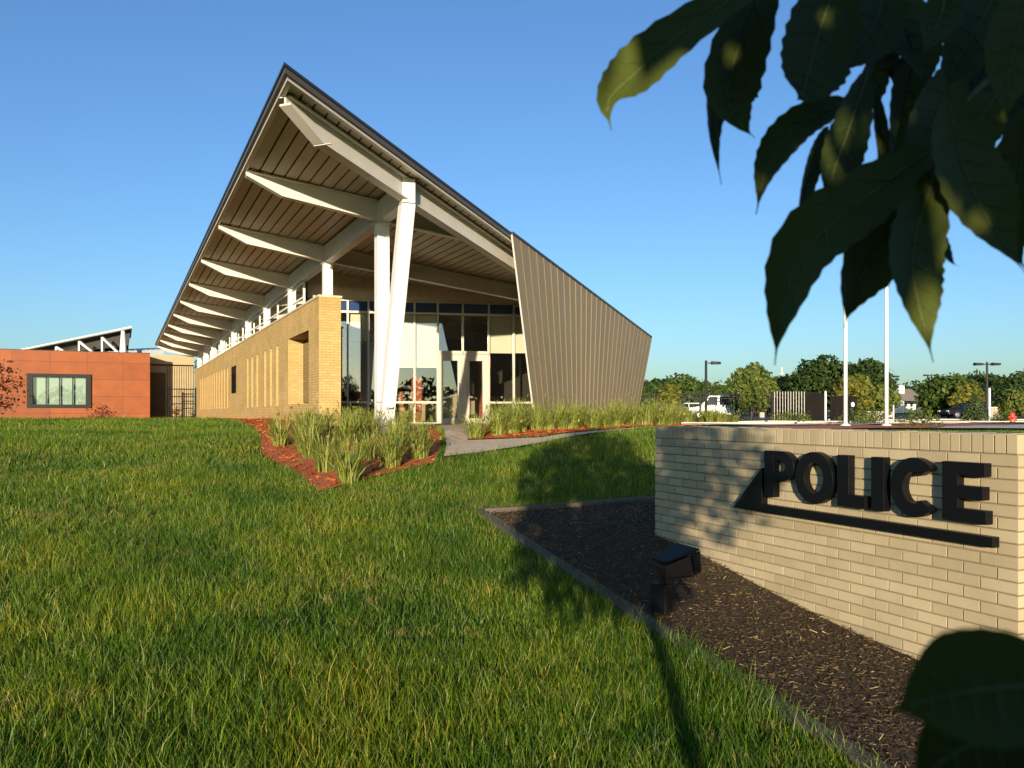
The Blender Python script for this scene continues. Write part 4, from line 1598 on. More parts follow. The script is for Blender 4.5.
def leaf(base, tip, width, nrm, bend=0.0, fold=0.25, st=9, serr=0.0, tail=0.10):
    base, tip, nrm = np.array(base), np.array(tip), np.array(nrm, float)
    ax = tip - base
    L = np.linalg.norm(ax)
    axn = ax / L
    nrm = nrm - axn * nrm.dot(axn)
    nrm /= np.linalg.norm(nrm)
    sd_ = np.cross(axn, nrm)
    k = len(LVv)
    for i in range(st):
        t = i / (st - 1)
        tt_ = min(1.0, t / (1 - tail))
        pr = (math.sin(math.pi * tt_ ** 0.80)) ** (0.85 if tt_ < 0.57 else 1.25) if 0 < tt_ < 1 else 0.0
        hw = width * 0.5 * pr * (1 + serr * (1 if i % 2 else -1)) + 0.0012 * (1 - t * 0.7)
        c = base + ax * t + nrm * bend * L * math.sin(math.pi * t) + sd_ * L * (0.03 * math.sin(2.2 * math.pi * t) + (0.018 * max(0, t - 0.8) / 0.2 if st > 15 else 0))
        e = nrm * hw * fold
        LVv.extend([c - sd_ * hw + e, c, c + sd_ * hw + e])
    for i in range(st - 1):
        a_ = k + 3 * i
        LVq.append((a_, a_ + 1, a_ + 4, a_ + 3))
        LVq.append((a_ + 1, a_ + 2, a_ + 5, a_ + 4))


def C(px, py, Yd):
    return (np.array([(px - 512) / F * Yd, Yd, (HOR - py) / F * Yd]))


TX, TY = 0.44, -1.0
TREE = thing('leafy_tree', 'young broad-leaved tree whose dark pointed leaves hang in close at the right', 'tree', (TX, TY, g(TX, TY)))
# hanging sprays in front (leaf base, leaf tip, width in metres)
MR = MB()


def curved_leaf(px_pts, depth, width, nrm, fold=0.28, st=26, serr=0.045, zs=2.36, ox=590.0, oy=0.0, ddep=0.0, rib=True):
    """A leaf grown along a curved midrib; width in metres."""
    pts = []
    for i, (a, b_) in enumerate(px_pts):
        f_ = i / (len(px_pts) - 1)
        pts.append(C(a / zs + ox, b_ / zs + oy, depth - ddep * f_))
    P = [2 * pts[0] - pts[1]] + pts + [2 * pts[-1] - pts[-2]]
    cs = []
    for i in range(st):
        t = i / (st - 1) * (len(pts) - 1)
        j = min(int(t), len(pts) - 2)
        u = t - j
        p0, p1, p2, p3 = P[j], P[j + 1], P[j + 2], P[j + 3]
        cs.append(0.5 * ((2 * p1) + (p2 - p0) * u + (2 * p0 - 5 * p1 + 4 * p2 - p3) * u * u + (3 * p1 - p0 - 3 * p2 + p3) * u ** 3))
    n0 = np.array(nrm, float)
    k = len(LVv)
    for i in range(st):
        t = i / (st - 1)
        tg = cs[min(i + 1, st - 1)] - cs[max(i - 1, 0)]
        tg /= np.linalg.norm(tg)
        nn = n0 - tg * n0.dot(tg)
        nn /= np.linalg.norm(nn)
        sd_ = np.cross(tg, nn)
        tt_ = min(1.0, t / 0.93)
        pr = (math.sin(math.pi * tt_ ** 0.78)) ** (0.8 if tt_ < 0.55 else 1.15) if 0 < tt_ < 1 else 0.0
        hw = width * 0.5 * pr * (1 + serr * (1 if i % 2 else -1)) + 0.0010 * (1 - 0.6 * t)
        wav = 0.10 * math.sin(9 * t + k)
        LVv.extend([cs[i] - sd_ * hw + nn * hw * (fold + wav), cs[i], cs[i] + sd_ * hw + nn * hw * (fold - wav)])
    for i in range(st - 1):
        a_ = k + 3 * i
        LVq.append((a_, a_ + 1, a_ + 4, a_ + 3))
        LVq.append((a_ + 1, a_ + 2, a_ + 5, a_ + 4))
    if rib:
        for i in range(4, st - 6, 3):
            for e_ in (0, 2):
                a_ = cs[i]
                b_ = LVv[k + 3 * (i + 3) + e_]
                o_ = n0 / np.linalg.norm(n0) * 0.0005
                MR.tube([tuple(a_ + o_), tuple(a_ + (b_ - a_) * 0.8 + o_)], [0.00035, 0.00015], 4)
        off = n0 / np.linalg.norm(n0) * 0.0004
        MR.tube([tuple(c_ + off) for c_ in cs[:-2:3]], [0.0009 * (1 - 0.7 * i / 8) for i in range(len(cs[:-2:3]))], 5)


PXW = 0.6 / F / 2.36          # one enlarged pixel at 0.6 m
for pts_, dp, wz, nn in (
    (((470, -90), (215, 80), (95, 185), (42, 240), (50, 308)), .60, 135, (-.25, -1, .15)),
    (((430, -80), (365, 70), (322, 220), (350, 290), (390, 326)), .62, 165, (.3, -1, .1)),
    (((390, -30), (310, 150), (288, 300), (310, 436)), .64, 95, (.7, -1, .1)),
    (((610, -120), (545, 60), (515, 170), (500, 225), (488, 236)), .60, 205, (.2, -1, .2)),
    (((610, 235), (490, 300), (418, 395), (392, 506)), .62, 105, (-.3, -1, .3)),
    (((560, 300), (512, 430), (487, 592)), .65, 58, (.6, -1, .1)),
    (((655, 170), (605, 320), (568, 430), (573, 518)), .60, 118, (.3, -1, .1)),
    (((670, 200), (684, 330), (684, 395), (702, 424)), .65, 58, (.6, -1, 0)),
    (((810, 350), (650, 470), (505, 590), (452, 740), (436, 862)), .58, 175, (-.3, -1, .3)),
    (((820, 370), (715, 520), (625, 670), (600, 775)), .60, 190, (.2, -1, .1)),
    (((815, 400), (760, 590), (775, 720), (810, 855)), .56, 165, (.15, -1, .15)),
    (((790, 430), (805, 540), (840, 610), (873, 630)), .63, 70, (.6, -1, .1)),
    (((800, 380), (822, 440), (842, 500)), .66, 44, (.6, -1, .1)),
    (((850, 250), (880, 400), (950, 540), (1030, 648)), .57, 215, (.1, -1, .25)),
    (((1040, 250), (1010, 430), (990, 560), (1030, 640)), .62, 150, (-.4, -1, .2)),
    (((700, -60), (672, 60), (600, 140), (575, 175)), .64, 150, (.1, -1, .3)),
    (((850, -60), (828, 40), (806, 90), (788, 125)), .56, 95, (-.2, -1, .4)),
    (((980, -60), (915, 60), (860, 150), (840, 215)), .62, 170, (.2, -1, .2)),
    (((1050, -60), (1010, 80), (985, 200), (982, 290)), .58, 150, (-.2, -1, .3)),
    (((780, 60), (745, 230), (722, 360), (715, 430)), .66, 120, (.4, -1, .1)),
    (((870, 150), (810, 280), (770, 380), (740, 440)), .64, 150, (.2, -1, .1)),
    (((960, 220), (905, 310), (850, 390), (810, 440)), .60, 130, (-.1, -1, .5)),
    (((560, -60), (625, 40), (690, 130), (720, 210)), .68, 150, (.3, -1, .2)),
    (((715, -60), (740, 60), (775, 150), (800, 220)), .66, 170, (.2, -1, .2)),
    (((890, -60), (885, 80), (845, 180), (830, 250)), .68, 150, (.4, -1, .1)),
    (((960, 40), (930, 170), (900, 270), (905, 350)), .69, 140, (.1, -1, .2)),
    (((1050, 120), (985, 230), (930, 300), (900, 370)), .66, 150, (.1, -1, .3)),
    (((690, 90), (665, 190), (640, 230), (652, 290)), .69, 90, (.4, -1, .1)),
):
    curved_leaf(pts_, dp, wz * PXW * dp / 0.6 * 0.86, nn, ddep=0.03)
for pts_, dp, w_, nn in ((((1075, 684), (985, 690), (930, 700), (890, 712)), .22, .030, (-.1, -.8, .5)),
                         (((1085, 705), (1010, 735), (950, 755), (905, 800)), .25, .036, (.1, -.8, .5)),
                         (((1095, 735), (1030, 775), (980, 800), (950, 830)), .27, .038, (.1, -.8, .5))):
    curved_leaf(pts_, dp, w_, nn, serr=0.01, zs=1.0, ox=0.0, oy=0.0)
SUNB = np.array([-math.sin(R(4.2)) * math.cos(R(8)), -math.cos(R(4.2)) * math.cos(R(8)), math.sin(R(8))])   # towards the sun
GAPS = [(C(633, 62, .58), 0.045), (C(668, 28, .59), 0.040), (C(937, 22, .56), 0.012), (C(1004, 45, .58), 0.004), (C(962, 180, .57), 0.004), (C(852, 92, .6), 0.0)]


def lit_gap(q):
    for c_, r_ in GAPS:
        d_ = q - c_
        al = d_.dot(SUNB)
        if al > 0.1 and np.linalg.norm(d_ - SUNB * al) < r_ + 0.022:
            return True
    return False


# crown
r = np.random.default_rng(21)
cen = np.array([0.34, -1.05, 0.95])
lobes_ = [((0.34, -1.05, 1.0), (0.72, 0.7, 1.45), 4600), ((-0.15, -1.0, 0.15), (0.52, 0.55, 0.6), 1000), ((0.45, -1.0, -0.05), (0.45, 0.5, 0.40), 700),
          ((1.0, -1.1, 0.6), (0.40, 0.55, 0.60), 620), ((-0.36, -1.1, 1.0), (0.44, 0.5, 0.72), 1500), ((0.09, -0.62, 0.02), (0.17, 0.2, 0.14), 220)]
for lc, lr, ln_ in lobes_:
    cnt = 0
    while cnt < ln_:
        d = r.normal(0, 1, 3)
        d /= np.linalg.norm(d)
        q = np.array(lc) + d * np.array(lr) * r.uniform(0.1, 1.0) ** 0.5
        lump = math.sin(q[0] * 6.2 + 1) * math.sin(q[2] * 5.3 + 0.6) * math.sin(q[1] * 4 + 2)
        if lump < -0.30 and r.uniform() < 0.85:
            continue
        if q[1] > -0.14 or np.linalg.norm(q) < 0.35 or lit_gap(q):
            continue
        out_ = (q - cen) / np.linalg.norm(q - cen)
        dr = out_ * 0.6 + np.array([0, 0, -0.7]) + r.normal(0, 0.4, 3)
        dr /= np.linalg.norm(dr)
        l_ = r.uniform(0.08, 0.14)
        leaf(q, q + dr * l_, l_ * r.uniform(0.36, 0.48), out_ + r.normal(0, 0.6, 3), r.uniform(-.1, .1), 0.2, 6, 0.0, 0.08)
        cnt += 1
tag(build('midribs', MR, mt['twig'], TREE, smooth=True), kind='stuff')
fast('crown', np.array(LVv), np.array(LVq), np.zeros((0, 3), int), mt['leaf_near'], TREE)
mb = MB()
zg = g(TX, TY)
mb.tube([(TX, TY, zg - 0.2), (TX, TY, zg + 0.05), (TX + 0.02, TY, zg + 0.8), (TX - 0.01, TY - 0.03, 0.2), (TX, TY - 0.05, 1.2), (TX + 0.02, TY - 0.08, 1.9)],
        [0.075, 0.055, 0.048, 0.040, 0.024, 0.008], 12)
build('trunk', mb, mt['bark'], TREE, smooth=True)


def br(pts, r0, r1, mat='bark'):
    mb = MB()
    n_ = len(pts)
    mb.tube(pts, [r0 + (r1 - r0) * i / (n_ - 1) for i in range(n_)], 7)
    return build('branch', mb, mt[mat], TREE, smooth=True)


tw_ = C(1000, 70, .65)
br([(TX, TY, 0.0), (0.75, -0.5, 0.35), (0.62, 0.2, 0.42), (0.50, 0.55, 0.36), tuple(tw_)], 0.022, 0.0035)
br([tuple(tw_), tuple(C(965, 100, .64)), tuple(C(942, 140, .62))], 0.0032, 0.0016, 'twig')
br([tuple(tw_), tuple(C(930, 50, .66)), tuple(C(872, 72, .63))], 0.0032, 0.0014, 'twig')
br([(0.50, 0.55, 0.36), tuple(C(950, -40, .64)), tuple(C(860, -30, .64)), tuple(C(745, -40, .61))], 0.005, 0.0015, 'twig')
br([(TX, TY, -0.45), (0.62, -0.4, -0.25), (0.42, 0.05, -0.10), (0.24, 0.24, -0.075), tuple(C(1075, 684, .22))], 0.014, 0.002)
for k in range(16):
    a = k * 2.4
    z0 = -0.1 + 1.5 * k / 16
    e_ = (cen[0] + 0.75 * math.cos(a), cen[1] - 0.25 + 0.45 * math.sin(a), z0 + 0.45)
    br([(TX, TY - 0.03, z0), ((TX + e_[0]) / 2, (TY + e_[1]) / 2, z0 + 0.28), e_], 0.013, 0.003)

# ------------------------------------------------------------------ flagpoles, posts, lamps
for px, Yd, lb in ((845.5, 31.0, 'white flagpole, the left one of the pair behind the sign wall'), (886.5, 31.5, 'white flagpole, the right one of the pair behind the sign wall')):
    x = (px - 512) / F * Yd
    z0 = g(x, Yd)
    root = thing('flagpole', lb, 'flagpole', (x, Yd, z0), 'flagpoles behind the sign wall')
    mb = MB()
    mb.tube([(x, Yd, z0 - 0.1), (x, Yd, z0 + 4), (x, Yd, z0 + 8.6)], [0.075, 0.068, 0.045], 16)
    build('pole', mb, mt['chalk'], root, smooth=True)
    mb = MB()
    mb.tube([(x, Yd, z0), (x, Yd, z0 + 0.06), (x, Yd, z0 + 0.12)], [0.2, 0.19, 0.08], 16)
    build('base_collar', mb, mt['chalk'], root)
    mb = MB()
    mb.tube([(x, Yd, z0 + 8.6), (x, Yd, z0 + 8.64), (x, Yd, z0 + 8.7), (x, Yd, z0 + 8.76), (x, Yd, z0 + 8.78)], [0.02, 0.06, 0.08, 0.06, 0.01], 12)
    build('finial', mb, mt['rim'], root, smooth=True)


def simple_post(px, Yd, ty, rad, lb, mat, name='post', cat='post'):
    x = (px - 512) / F * Yd
    z0 = g(x, Yd)
    zt_ = (HOR - ty) / F * Yd
    mb = MB()
    mb.tube([(x, Yd, z0 - 0.1), (x, Yd, zt_ - 0.03), (x, Yd, zt_)], [rad, rad, rad * 0.6], 10)
    return tag(build(name, mb, mat, loc=(x, Yd, z0)), lb, cat)


simple_post(825.5, 40, 391, 0.05, 'thick white post in front of the dark screen panels', mt['chalk'])
simple_post(893.5, 45, 405, 0.035, 'thin short white post right of the right flagpole', mt['chalk'])
simple_post(660, 47, 402, 0.05, 'short pale post beside the fence near the metal wall', mt['chalk'])
simple_post(989.5, 55, 388, 0.07, 'short thick white post in front of the twin-headed street lamp', mt['chalk'])
simple_post(870, 70, 399, 0.04, 'thin pale post behind the tan block wall', mt['chalk'])


def lamp(px, Yd, ty, heads, lb):
    x = (px - 512) / F * Yd
    z0 = g(x, Yd)
    zt_ = (HOR - ty) / F * Yd
    root = thing('street_lamp', lb, 'street lamp', (x, Yd, z0), 'parking lot lamps')
    mb = MB()
    mb.tube([(x, Yd, z0 - 0.1), (x, Yd, zt_)], [0.11, 0.085], 8)
    build('pole', mb, mt['dark_frame'], root)
    for sgn in heads:
        mb = MB()
        mb.abox(tuple(sorted((x + sgn * 0.12, x + sgn * 0.38))), (Yd - 0.04, Yd + 0.04), (zt_ - 0.22, zt_ - 0.14))
        xa, xb = sorted((x + sgn * 0.38, x + sgn * 1.0))
        mb.prism([(xa, Yd - 0.2, zt_ - 0.28), (xb, Yd - 0.2, zt_ - 0.26), (xb, Yd - 0.2, zt_ - 0.1), (xa, Yd - 0.2, zt_ - 0.06)],
                 [(xa, Yd + 0.2, zt_ - 0.28), (xb, Yd + 0.2, zt_ - 0.26), (xb, Yd + 0.2, zt_ - 0.1), (xa, Yd + 0.2, zt_ - 0.06)])
        build('lamp_head', mb, mt['dark_frame'], root)
    mb = MB()
    mb.tube([(x, Yd, z0 - 0.1), (x, Yd, z0 + 0.6)], 0.28, 12)
    build('footing', mb, mt['pale_concrete'], root)


lamp(706, 58, 360.5, (1,), 'dark street lamp with a single head, left of the white van')
lamp(762, 82, 371, (-1, 1), 'slim dark street lamp beside the tall light-green tree')
lamp(890, 95, 375, (1,), 'far street lamp partly hidden by the right flagpole')
lamp(931.5, 110, 374, (-1, 1), 'far street lamp whose twin head shows above the round bushy tree')
lamp(987, 66, 362, (-1, 1), 'dark street lamp with twin heads at the far right')

# lattice tower far away
x, Yd = (782 - 512) / F * 300, 300
root = thing('lattice_mast', 'tiny distant lattice mast above the trees', 'mast', (x, Yd, g(x, Yd)))
mb = MB()
zt_ = (HOR - 367) / F * Yd
for dx in (-0.7, 0.7):
    mb.tube([(x + dx * 1.6, Yd, 0), (x + dx * 0.2, Yd, zt_)], [0.12, 0.08], 5)
for f_ in (0.7, 0.78, 0.86):
    z_ = zt_ * f_
    mb.tube([(x - 1.0, Yd, z_), (x + 1.0, Yd, z_)], 0.08, 5)
build('mast_frame', mb, mt['steel'], root)

# ------------------------------------------------------------------ fence
Yf = 52.0


def fx_(px):
    return (px - 512) / F * Yf


def fence(px0, px1, lb, pick_mat, rail_mat, gap, pw, posts, top=392.5, nm='picket_fence', bot=0.08):
    x0, x1 = fx_(px0), fx_(px1)
    zb = g((x0 + x1) / 2, Yf)
    ztp = (HOR - top) / F * Yf
    root = thing(nm, lb, 'fence', ((x0 + x1) / 2, Yf, zb), 'fences along the parking lot')
    mb = MB()
    n_ = int((x1 - x0) / gap)
    for i in range(n_ + 1):
        c_ = x0 + i * gap
        mb.abox((c_ - pw / 2, c_ + pw / 2), (Yf - 0.015, Yf + 0.015), (zb + bot, ztp))
    build('pickets', mb, pick_mat, root)
    for z_ in (ztp - 0.12, ztp - 0.4, zb + 0.2):
        mb = MB()
        mb.abox((x0, x1), (Yf + 0.017, Yf + 0.057), (z_, z_ + 0.05))
        build('rail', mb, rail_mat, root)
    for i in range(posts):
        c_ = x0 + (x1 - x0) * i / (posts - 1)
        mb = MB()
        mb.abox((c_ - 0.05, c_ + 0.05), (Yf + 0.058, Yf + 0.158), (zb - 0.2, ztp + 0.06))
        build('post', mb, rail_mat, root)


fence(628, 773, 'long black picket fence behind the sign wall, left of the pale lattice panel', mt['black'], mt['black'], 0.14, 0.022, 5)
fence(774.5, 805, 'pale sunlit picket fence panel right of the small green sapling', mt['trim'], mt['black'], 0.17, 0.030, 3, 391.5)
for px0, px1, lb in ((805.5, 826, 'dark solid fence screen right of the pale picket panel'), (830, 857, 'dark solid fence screen behind the left flagpole with a small round white sign')):
    x0, x1 = fx_(px0), fx_(px1)
    zb = g(x0, Yf)
    top_ = 393 if px0 < 820 else 396
    ztp = (HOR - top_) / F * Yf
    root = thing('fence_screen', lb, 'fence', ((x0 + x1) / 2, Yf, zb), 'fences along the parking lot')
    mb = MB()
    n_ = int((x1 - x0) / 0.16)
    for i in range(n_):
        c_ = x0 + (x1 - x0) * (i + 0.5) / n_
        mb.abox((c_ - 0.075, c_ + 0.075), (Yf - 0.02, Yf + 0.02), (zb - 0.05, ztp))
    build('screen', mb, mt['dark_panel'], root)
    mb = MB()
    mb.abox((x0, x1), (Yf + 0.021, Yf + 0.06), (ztp - 0.15, ztp - 0.08))
    build('rail', mb, mt['black'], root)
x, z_ = fx_(852.5), (HOR - 404.5) / F * Yf
mb = MB()
mb.prism([(x + 0.11 * math.cos(a), Yf - 0.03, z_ + 0.15 * math.sin(a)) for a in [i * math.pi / 8 for i in range(16)]],
         [(x + 0.11 * math.cos(a), Yf - 0.05, z_ + 0.15 * math.sin(a)) for a in [i * math.pi / 8 for i in range(16)]])
tag(build('round_sign', mb, mt['chalk'], loc=(x, Yf, z_)), 'small round white sign on the dark fence screen', 'sign')

# block walls
for px0, px1, Yd, ty, lb in ((867, 883, 54, 412.6, 'low tan block wall between the two flagpoles'), (991, 1005, 64, 408, 'low pale block wall by the short thick white post')):
    x0, x1 = (px0 - 512) / F * Yd, (px1 - 512) / F * Yd
    zb = g(x0, Yd)
    ztp = (HOR - ty) / F * Yd
    root = thing('block_wall', lb, 'wall', ((x0 + x1) / 2, Yd, zb))
    mb = MB()
    n_ = 4
    for i in range(n_):
        a, b_ = x0 + (x1 - x0) * i / n_, x0 + (x1 - x0) * (i + 1) / n_
        mb.abox((a + 0.01, b_ - 0.01), (Yd, Yd + 0.3), (zb - 0.1, max(ztp, zb + 0.35)))
    build('blocks', mb, mt['block'], root)
    mb = MB()
    mb.abox((x0 - 0.05, x1 + 0.05), (Yd - 0.04, Yd + 0.34), (max(ztp, zb + 0.35) + 0.002, max(ztp, zb + 0.35) + 0.08))
    build('cap', mb, mt['pale_concrete'], root)

# hydrant
x, Yd = (1012 - 512) / F * 44, 44
z0 = g(x, Yd) + 0.04
root = thing('fire_hydrant', 'red fire hydrant in the mulch near the right edge', 'hydrant', (x, Yd, z0))
mb = MB()
mb.tube([(x, Yd, z0 - 0.05), (x, Yd, z0 + 0.04), (x, Yd, z0 + 0.05), (x, Yd, z0 + 0.36)], [0.17, 0.17, 0.12, 0.12], 12)
build('barrel', mb, mt['hydrant'], root)
mb = MB()
mb.tube([(x, Yd, z0 + 0.36), (x, Yd, z0 + 0.40), (x, Yd, z0 + 0.48), (x, Yd, z0 + 0.53), (x, Yd, z0 + 0.56)], [0.16, 0.155, 0.12, 0.05, 0.03], 12)
build('bonnet', mb, mt['hydrant'], root, smooth=True)
for sg in (-1, 1):
    mb = MB()
    mb.tube([(x + sg * 0.1, Yd, z0 + 0.27), (x + sg * 0.22, Yd, z0 + 0.27)], [0.06, 0.07], 10)
    build('nozzle', mb, mt['hydrant'], root)
mb = MB()
mb.tube([(x, Yd - 0.1, z0 + 0.24), (x, Yd - 0.2, z0 + 0.24)], [0.075, 0.085], 10)
build('pumper_nozzle', mb, mt['hydrant'], root)


# ------------------------------------------------------------------ vehicles
def car(name, label, cat, loc, rot, paint, L=4.7, W=1.85, Hh=1.5, kind='car', group=None):
    root = thing(name, label, cat, (0, 0, 0), group)
    if kind == 'van':
        low = [(-L / 2, .35), (-L / 2, 1.05), (-L / 2 + .1, 1.08), (L / 2 - 1.0, 1.08), (L / 2 - .1, .95), (L / 2, .7), (L / 2, .35)]
        cab = [(-L / 2 + .03, 1.08), (-L / 2 + .1, Hh), (L / 2 - 1.75, Hh), (L / 2 - 1.0, 1.08)]
        wins = [(-L / 2 + .25, -L / 2 + 1.35), (-L / 2 + 1.5, -0.1), (0.05, L / 2 - 1.75)]
    else:
        low = [(-L / 2, .35), (-L / 2, .85), (-L / 2 + .15, .95), (L / 2 - 1.2, .95), (L / 2 - .15, .82), (L / 2, .6), (L / 2, .35)]
        cab = [(-L / 2 + .5, .95), (-L / 2 + 1.05, Hh), (L / 2 - 2.1, Hh), (L / 2 - 1.2, .95)]
        wins = [(-L / 2 + 1.1, -0.25), (-0.15, L / 2 - 1.85)]
    mb = MB()
    mb.prism([(x_, -W / 2, z_) for x_, z_ in low], [(x_, W / 2, z_) for x_, z_ in low])
    mb.prism([(x_, -W / 2 + (.04 if z_ < 1.2 else .14), z_ + .002) for x_, z_ in cab], [(x_, W / 2 - (.04 if z_ < 1.2 else .14), z_ + .002) for x_, z_ in cab])
    build('body', mb, paint, root, bevel=0.05)
    z0, z1 = cab[0][1] + .07, Hh - .1
    for sg in (-1, 1):
        for a_, b_ in wins:
            mb = MB()
            f0 = (z0 - cab[0][1]) / (Hh - cab[0][1])
            f1 = (z1 - cab[0][1]) / (Hh - cab[0][1])
            ya, yb = W / 2 - (.04 + .10 * f0), W / 2 - (.04 + .10 * f1)
            q = [(a_, sg * (ya + .012), z0), (b_ + (.35 if b_ == wins[-1][1] else 0), sg * (ya + .012), z0), (b_, sg * (yb + .012), z1), (a_, sg * (yb + .012), z1)]
            mb.prism(q, [(x_, y_ - sg * .03, z_) for x_, y_, z_ in q])
            build('window', mb, mt['car_glass'], root)
    for (xb_, zb_), (xt, zt2), nm in ((cab[3], cab[2], 'windscreen'), (cab[0], cab[1], 'rear_window')):
        mb = MB()
        sg = 1 if nm == 'windscreen' else -1
        a_, b_ = V((xb_, 0, zb_)), V((xt, 0, zt2))
        n_ = V((-(b_.z - a_.z) * -1 * sg, 0, abs(b_.x - a_.x))).normalized()
        n_ = V((sg * abs(n_.x), 0, n_.z))
        c0_, c1_ = a_.lerp(b_, .14), a_.lerp(b_, .86)
        q = [c0_ + V((0, -W / 2 + .16, 0)), c0_ + V((0, W / 2 - .16, 0)), c1_ + V((0, W / 2 - .22, 0)), c1_ + V((0, -W / 2 + .22, 0))]
        mb.prism([x_ + n_ * .012 for x_ in q], [x_ - n_ * .02 for x_ in q])
        build(nm, mb, mt['car_glass'], root)
    for xw in (-L / 2 + .85, L / 2 - .9):
        for sg in (-1, 1):
            mb = MB()
            mb.tube([(xw, sg * (W / 2 - .2), .33), (xw, sg * (W / 2 + .01), .33)], .33, 18)
            wh = build('wheel', mb, mt['tyre'], root)
            mb = MB()
            mb.tube([(xw, sg * (W / 2 + .012), .33), (xw, sg * (W / 2 + .03), .33)], [.21, .18], 14)
            build('rim', mb, mt['rim'], wh)
    for sg in (-1, 1):
        mb = MB()
        mb.abox((L / 2 - .06, L / 2 + .015), tuple(sorted((sg * .5, sg * .82))), (.62, .76))
        build('headlight', mb, mt['headlamp'], root)
        mb = MB()
        mb.abox((-L / 2 - .015, -L / 2 + .05), tuple(sorted((sg * .55, sg * .85))), (.7, .9))
        build('tail_light', mb, mt['hydrant'], root)
    root.location = V(loc)
    root.rotation_euler = (0, 0, rot)
    return root


def onlot(px, Yd):
    x_ = (px - 512) / F * Yd
    return (x_, Yd, g(x_, Yd) + 0.03)


cg = 'cars in the parking lot'
car('van', 'white van parked behind the black fence, right of the single-headed lamp', 'van', onlot(717, 70), R(172), mt['car_white'], 4.9, 1.95, 1.95, 'van', cg)
car('parked_car', 'navy car parked between the round bushy tree and the twin-headed lamp', 'car', onlot(965, 82), R(187), mt['car_dark'], 4.7, 1.85, 1.5, 'car', cg)
car('parked_car', 'grey car parked behind the black fence near the metal wall', 'car', onlot(661, 74), R(200), mt['car_grey'], 4.6, 1.85, 1.55, 'car', cg)
car('parked_car', 'white car parked between the grey car and the white van', 'car', onlot(684, 76), R(185), mt['car_white'], 4.5, 1.8, 1.45, 'car', cg)

# ------------------------------------------------------------------ houses
Yh = 135.0


def hx(px):
    return (px - 512) / F * Yh


def hz(py):
    return (HOR - py) / F * Yh


HS = thing('house', 'far white house with a broad grey-brown roof and a white cupola', 'house', (hx(905), Yh, 0))
zb = g(hx(905), Yh) - 0.2
mb = MB()
mb.abox((hx(888), hx(904)), (Yh, Yh + 9), (zb, hz(402)))
mb.abox((hx(904.1), hx(925)), (Yh + 3, Yh + 9), (zb, hz(401.5)))
build('wall', mb, mt['white'], HS)
mb = MB()
x0, x1 = hx(884), hx(927)
mb.prism([(x0, Yh - 0.4, hz(401)), (x0, Yh + 9.4, hz(401)), (x0 + 1.6, Yh + 4.5, hz(388))], [(x1, Yh - 0.4, hz(401)), (x1, Yh + 9.4, hz(401)), (x1 - 0.5, Yh + 4.5, hz(388))])
build('roof', mb, mt['shingle'], HS)
mb = MB()
mb.abox((hx(906), hx(912)), (Yh + 2.6, Yh + 3.6), (hz(396), hz(385.5)))
mb.prism([(hx(905.7), Yh + 2.5, hz(385.4)), (hx(912.3), Yh + 2.5, hz(385.4)), (hx(909), Yh + 3.1, hz(384))], [(hx(905.7), Yh + 3.7, hz(385.4)), (hx(912.3), Yh + 3.7, hz(385.4)), (hx(909), Yh + 3.1, hz(383.9))])
build('cupola', mb, mt['white'], HS)
mb = MB()
mb.prism([(hx(889), Yh - 0.9, hz(402.4)), (hx(903), Yh - 0.9, hz(402.4)), (hx(896), Yh - 0.9, hz(399.5))], [(hx(889), Yh + 2, hz(402.4)), (hx(903), Yh + 2, hz(402.4)), (hx(896), Yh + 2, hz(398))])
build('gable', mb, mt['white'], HS)
for px in (907, 913, 919):
    mb = MB()
    mb.abox((hx(px), hx(px + 2.5)), (Yh + 2.9, Yh + 2.995), (hz(406.5), hz(403)))
    build('window', mb, mt['dark_frame'], HS)
for px0, px1, ty, Yd, lb in ((699, 722, 388, 130, 'far low terracotta house behind the single-headed lamp'), (758, 775, 385, 140, 'far terracotta house right of the tall light-green tree')):
    x0, x1 = (px0 - 512) / F * Yd, (px1 - 512) / F * Yd
    ztp = (HOR - ty) / F * Yd
    root = thing('terracotta_house', lb, 'house', ((x0 + x1) / 2, Yd, 0), 'far terracotta houses')
    mb = MB()
    mb.abox((x0, x1), (Yd, Yd + 8), (-0.5, ztp - 0.9))
    build('wall', mb, mt['red_brick'], root)
    mb = MB()
    mb.prism([(x0 - .4, Yd - .5, ztp - .9), (x0 - .4, Yd + 8.5, ztp - .9), (x0 - .4, Yd + 4, ztp + .6)], [(x1 + .4, Yd - .5, ztp - .9), (x1 + .4, Yd + 8.5, ztp - .9), (x1 + .4, Yd + 4, ztp + .6)])
    build('roof', mb, mt['red_brick'], root)
    for f_ in (0.3, 0.65):
        mb = MB()
        c_ = x0 + (x1 - x0) * f_
        mb.abox((c_ - .5, c_ + .5), (Yd - .03, Yd - .002), (ztp - 2.6, ztp - 1.4))
        build('window', mb, mt['dark_frame'], root)

# ------------------------------------------------------------------ far wood
r = np.random.default_rng(88)
n = 14000
x = r.uniform(-20, 190, n)
y = r.uniform(175, 215, n)
top = 5.0 + 1.6 * np.sin(x * 0.21) + 1.2 * np.sin(x * 0.57 + 1) + 0.7 * np.sin(x * 1.3)
z = G(x, y) + top * r.uniform(0, 1, n) ** 0.55
s = r.uniform(0.35, 0.9, n)[:, None]
u = r.normal(0, 1, (n, 3))
u /= np.linalg.norm(u, axis=1)[:, None]
w = np.cross(u, r.normal(0, 1, (n, 3)))
w /= np.linalg.norm(w, axis=1)[:, None]
c = np.stack([x, y, z], 1)
v = np.stack([c - u * s, c - w * s * .6, c + u * s, c + w * s * .6], 1).reshape(-1, 3)
tag(fast('far_wood', v, np.arange(n * 4).reshape(-1, 4), np.zeros((0, 3), int), mt['leaf_dark']), 'low band of distant trees along the horizon', 'trees', kind='stuff')

